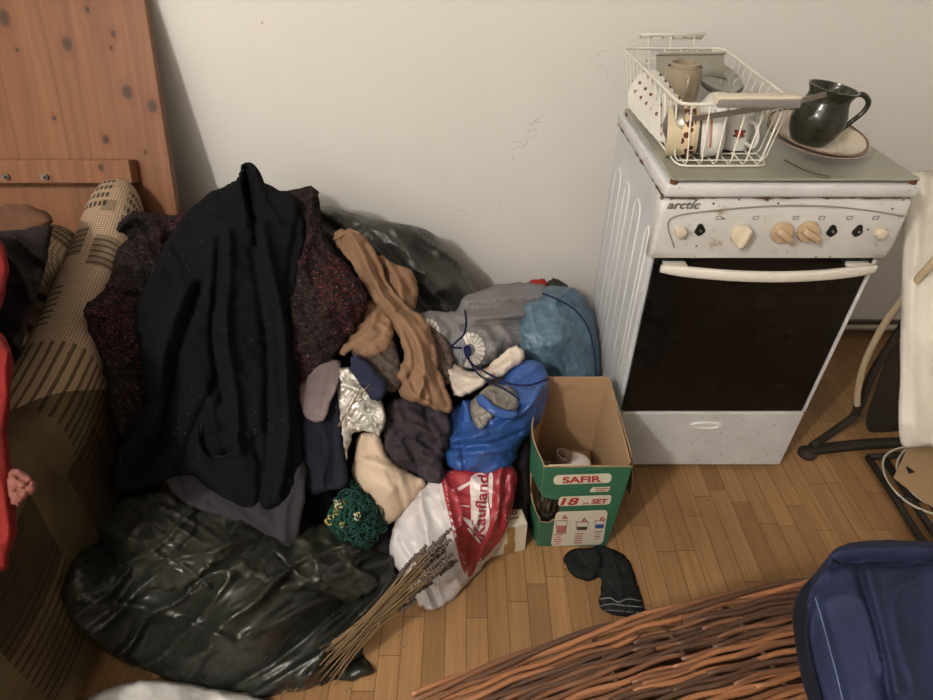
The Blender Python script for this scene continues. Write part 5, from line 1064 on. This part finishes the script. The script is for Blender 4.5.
for ln, r_ in (([(600, 599), (610, 598), (618, 602), (628, 599), (641, 601)], .0016), ([(600, 606), (612, 604), (628, 606), (643, 607)], .0013), ([(602, 610), (620, 611), (644, 613)], .0009)):
    obj('cuff_stripe', tube(sk.line(ln, .0003), r_, 6), GRS, so, world=True)
# ------------------------------------------------------------------ lavender bundle
lav = thing('lavender_bundle', 'tied bundle of dried lavender stalks lying across the bin bag and the shopping bag', 'dried flowers', (-.12, .66, .03))
LST = plain('dry_lavender_stem', C(118, 92, 60), .85, var=.25); LHD = plain('dry_lavender_head', C(92, 78, 68), .95, var=.3, vs=200)
def onb(u, v, e): return Vector(tuple(lowbag.pts(np.array([[u, v]]), True, e)[0]))
for k in range(54):
    w_ = rnd.uniform(-1, 1); a0 = (312 + 34 * w_ + rnd.uniform(-5, 5), 674 - 6 * w_ + rnd.uniform(-19, 16)); q_ = rnd.uniform(-1, 1) * .8 + w_ * .2; lay = rnd.uniform(0, .028)
    h1 = (430 + 4 * q_ + rnd.uniform(-22, 22), 0); h1 = (h1[0], 566 - (h1[0] - 430) * .80 + 26 * q_)
    pA_ = PZ(a0[0], a0[1], .012 + lay * .8); m1 = (374 + w_ * 4 + q_ * 4, 620 + w_ * 2 + q_ * 5); pM = P(m1[0], m1[1], .672 - lay * .6)
    pE = P(h1[0], h1[1], .765 - (h1[1] - 566) * .0011 - lay)
    path = spline([pA_, pM, pE], 9); L_ = len(path)
    s = obj('stem', tube(path, .0013, 5), LST, lav, world=True)
    hd_ = path[-1] - path[-4]; hd_ = hd_ / np.linalg.norm(hd_); nb = rnd.choice([5, 6, 7, 8]); pts = []; rr_ = []
    for j in range(nb):
        c = path[-1] - hd_ * ((.0062 + rnd.uniform(-.0004, .0004)) * (nb - j) - .012) + np.array([rnd.uniform(-1, 1), rnd.uniform(-1, 1), rnd.uniform(-1, 1)]) * .0011
        for t_, r_ in ((-.0026, .0030), (-.001, .0060), (.0012, .0058), (.0026, .0032)):
            pts.append(c + hd_ * t_); rr_.append(r_ * (1 - .25 * j / nb))
    obj('flower_head', tube(pts, rr_, 7), LHD, s, world=True)
obj('tie', tube([P(374, 620, .66) + Vector((.018 * math.cos(a) * .7, .018 * math.cos(a) * -.5, .014 * math.sin(a))) for a in np.linspace(0, 6.28, 14, False)], .0011, 5, True), LST, lav, world=True)
# ------------------------------------------------------------------ wicker hamper and backpack
W1 = plain('willow_brown', C(112, 70, 44), .45, var=.4, vs=22); W2 = plain('willow_dark', C(78, 50, 34), .5, var=.4, vs=22); W3 = plain('willow_orange', C(146, 92, 56), .4, var=.3, vs=22)
wk = thing('wicker_hamper', 'large brown wicker hamper with a woven lid in the foreground', 'wicker hamper', (-.075, .362, 0), (0, 0, R(13.6)))
LW, LD = .86, .40
def lidz(x, y): return .497 + .035 * math.sin(math.pi * min(max((-y) / LD, 0), 1)) ** .7 * min(1, (.08 + x) / .3)
def far(x): return .030 * math.sin(math.pi * min(max(x / LW, 0), 1))   # the far edge bows out a little
strands = {0: [], 1: [], 2: []}
nrow = 66
for k in range(nrow):
    y0 = -.012 - (LD - .02) * k / nrow; ph = rnd.uniform(0, 6.28); seg = rnd.uniform(-.12, .05); m_i = rnd.choice([0, 0, 1, 1, 2])
    for part_ in range(2):
        xa = .008 + (.0 if part_ == 0 else LW * .5 + seg - .03); xb_ = (LW * .5 + seg) if part_ == 0 else LW - .006; pts = []
        sl = rnd.uniform(-.006, .016)
        for x in np.arange(xa, xb_, .012):
            y = y0 + sl * (x - xa) / .4 + .0018 * math.sin(x * 60 + ph) + far(x) * (1 - k / nrow)
            z = lidz(x, y) + .0022 * math.sin(x * math.pi / .11 + (k % 2) * math.pi + k * .35) + .004 * (part_ - .5) * math.exp(-((x - xa) / .05) ** 2)
            pts.append((x, y, z))
        n_ = len(pts); strands[m_i].append(tube(pts, [.0040 * (.75 + .25 * min(1, i / 3, (n_ - 1 - i) / 3)) for i in range(n_)], 7)); m_i = rnd.choice([0, 1, 2])
V, Fc, MI = [], [], []
for i in range(3):
    v_, f_ = join(*strands[i]); b0_ = len(V); V += v_; Fc += [tuple(b0_ + q for q in f) for f in f_]; MI += [i] * len(f_)
lid = obj('lid', (V, Fc, MI), [W1, W2, W3], wk)
for x in np.arange(.06, LW, .11):
    obj('rib', tube([(x, far(x) - .005 - LD * t * .97, lidz(x, -LD * t) - .0075) for t in np.linspace(0, 1, 9)], .0042, 6), W2, lid)
def braid(path, r, n=3, amp=.006, pitch=.05):
    out = []
    P_ = [Vector(p) for p in path]; acc = [0]
    for i in range(1, len(P_)): acc.append(acc[-1] + (P_[i] - P_[i - 1]).length)
    for s in range(n):
        pts = []
        for i, p in enumerate(P_):
            t = (P_[min(i + 1, len(P_) - 1)] - P_[max(i - 1, 0)]).normalized(); nx = t.cross(Vector((0, 0, 1))).normalized(); a = acc[i] / pitch * 2 * math.pi + s * 2 * math.pi / n
            pts.append(p + nx * amp * math.cos(a) + Vector((0, 0, 1)) * amp * .7 * math.sin(a))
        out.append(tube(pts, r, 7))
    return out
rim = [(x, far(x) + .002, .500 + 0 * x) for x in np.arange(0, LW + .001, .008)] + [(LW, -y, .5) for y in np.arange(.008, LD, .008)]
b3 = braid(rim, .0042, 3, .0050, .34); V, Fc, MI = [], [], []
for i, (v_, f_) in enumerate(b3):
    b0_ = len(V); V += v_; Fc += [tuple(b0_ + q for q in f) for f in f_]; MI += [(0, 2, 1)[i]] * len(f_)
obj('braided_rim', (V, Fc, MI), [W1, W2, W3], wk)
rows = []
for k in range(44):
    z = .012 + k * .0108; ph = (k % 2) * math.pi; p_ = []
    for x in np.arange(.01, LW, .0155): p_.append((x, -.012 + far(x) * .9 + .003 * math.sin(x / .031 * math.pi + ph), z))
    for y in np.arange(.02, LD - .01, .0155): p_.append((LW - .012 + .003 * math.sin(y / .031 * math.pi + ph), -y, z))
    for x in np.arange(LW - .02, .0, -.0155): p_.append((x, -LD + .012 + .003 * math.sin(x / .031 * math.pi + ph), z))
    for y in np.arange(LD - .02, .01, -.0155): p_.append((.012 + .003 * math.sin(y / .031 * math.pi + ph), -y, z))
    rows.append(tube(p_, .0056, 5, True))
obj('woven_body', join(*rows), W1, wk)
NV = cloth('navy_nylon', C(36, 43, 74), vs=9, var=.22, rough=.75, weave=500, wb=.3)
NVD = cloth('dark_navy_trim', C(20, 26, 42), vs=30)
bp = thing('backpack', 'blue fabric backpack with a dark edge lying on the wicker hamper', 'backpack', (.6, .35, .54))
pbp, _ = patch_obj('bag_body', NV, parent=bp,
    outline=[(795, 640, .400), (793, 612, .430), (800, 590, .450), (816, 572, .468), (832, 552, .487), (850, 543, .497), (880, 540, .50), (915, 541, .50), (960, 544, .50), (1010, 560, .48), (1030, 640, .39), (1025, 720, .30), (960, 745, .27), (860, 748, .265), (825, 735, .28), (808, 700, .325), (799, 668, .365)],
    ctrl=[(870, 620, .385), (930, 640, .37), (860, 690, .31), (840, 590, .43)], puff=.03, rad=18, back=.07, seed=91, step=3.2, edge=.6,
    folds=[([(833, 556), (826, 572), (812, 592), (806, 640), (820, 700)], 4, .012), ([(830, 566), (860, 562), (900, 563), (940, 560)], 4, -.016), ([(838, 552), (870, 548), (930, 548)], 6, .014), ([(858, 568), (868, 600), (880, 640), (890, 700)], 4.5, -.014), ([(868, 572), (880, 620), (898, 690)], 7, .012), ([(818, 600), (832, 650), (845, 700)], 2.5, -.006)], wr=[(.010, 30, 75, 2)])
obj('edge_panel', pbp.decal([(795, 640), (793.5, 614), (801, 592), (811, 580), (807, 600), (809, 630), (815, 665), (824, 700), (832, 735), (822, 733), (809, 700), (800, 668)], .002), NVD, bp, world=True)
obj('stitching', tube(pbp.line([(815, 597), (822, 620), (830, 650), (838, 680), (846, 715)], .0008), .0007, 5), cloth('pale_blue_thread', C(110, 126, 160)), bp, world=True)
obj('top_piping', tube(pbp.line([(832, 560), (850, 566), (880, 563), (910, 562), (950, 558)], .001), .0022, 6), NVD, bp, world=True)
# ------------------------------------------------------------------ bottom left: white bag; things on the sofa
patch_obj('white_plastic_bag', plastic_bag('milky_white_film', C(196, 194, 190), .3, bs=45), label='milky white plastic bag at the very bottom, in front of the big bin bag', cat='plastic bag',
    outline=[G(86, 703, .02), G(104, 690, .04), G(130, 682, .06), G(160, 680, .06), G(190, 684, .05), G(225, 690, .03), G(258, 696, .01), G(276, 706, .01), G(280, 730, .01), G(250, 760, .01), G(150, 765, .01), G(90, 740, .01)],
    ctrl=[G(170, 715, .07)], puff=.02, rad=14, back=.02, seed=93, crum=[(.014, 22, 20, 1.6)], step=3)
BRN = cloth('brown_suede', C(92, 62, 44), vs=8, wb=.3); DKB = cloth('dark_quilted_cloth', C(34, 26, 28), vs=8)
patch_obj('brown_cushion', BRN, label='brown cushion leaning against the sofa back above the dark clothes', cat='cushion',
    outline=[(-40, 212, 1.33), (0, 205, 1.34), (25, 205, 1.34), (45, 211, 1.33), (53, 222, 1.30), (40, 230, 1.28), (20, 235, 1.265), (-20, 240, 1.25), (-50, 240, 1.25)], puff=.03, rad=14, back=.14, seed=95, wr=[(.008, 20, 10, 2)], step=3)
patch_obj('dark_jacket', DKB, label='dark brown jacket heaped on the sofa seat beside the armrest', cat='jacket',
    outline=[(-50, 238, 1.22), (0, 232, 1.24), (30, 228, 1.26), (52, 225, 1.27), (50, 245, 1.22), (44, 270, 1.16), (36, 300, 1.09), (26, 330, 1.03), (15, 360, .97), (-40, 360, .97)], ctrl=[(15, 280, 1.12)],
    puff=.03, rad=14, back=.30, seed=97, wr=[(.016, 18, 50, 2)], folds=[([(0, 250), (20, 270), (30, 300)], 4, .016), ([(10, 235), (30, 250), (42, 262)], 4, .016)], step=3)
REDC = cloth('red_fleece', C(118, 24, 22), vs=10)
patch_obj('red_blanket', REDC, label='bright red fleece blanket at the left edge over the sofa arm', cat='blanket',
    outline=[(-60, 236, 1.02), (-6, 236, 1.03), (5, 250, 1.00), (8, 275, .95), (3, 305, .89), (-4, 325, .85), (6, 340, .82), (14, 360, .79), (12, 385, .755), (8, 430, .71), (11, 465, .67), (16, 500, .635), (17, 530, .61), (10, 555, .59), (2, 572, .575), (-60, 580, .57), (-80, 400, .73)],
    puff=.02, rad=10, back=.22, seed=99, wr=[(.012, 24, 80, 2.5)], step=3.5)
PNK = cloth('dusty_pink_cloth', C(126, 74, 66), vs=40)
patch_obj('pink_knot', PNK, label='small dusty pink knotted cloth beside the red blanket on the sofa arm', cat='cloth',
    outline=[(6, 480, .645), (10, 471, .655), (20, 470, .655), (30, 476, .65), (37, 484, .642), (34, 494, .632), (24, 498, .627), (18, 506, .62), (9, 500, .625)], puff=.012, rad=7, back=.03, seed=101, folds=[([(12, 476), (22, 484), (33, 488)], 2, .006), ([(10, 488), (22, 490), (30, 482)], 1.6, -.006)], crum=[(.008, 6, 20, 1.4)], step=1.8)
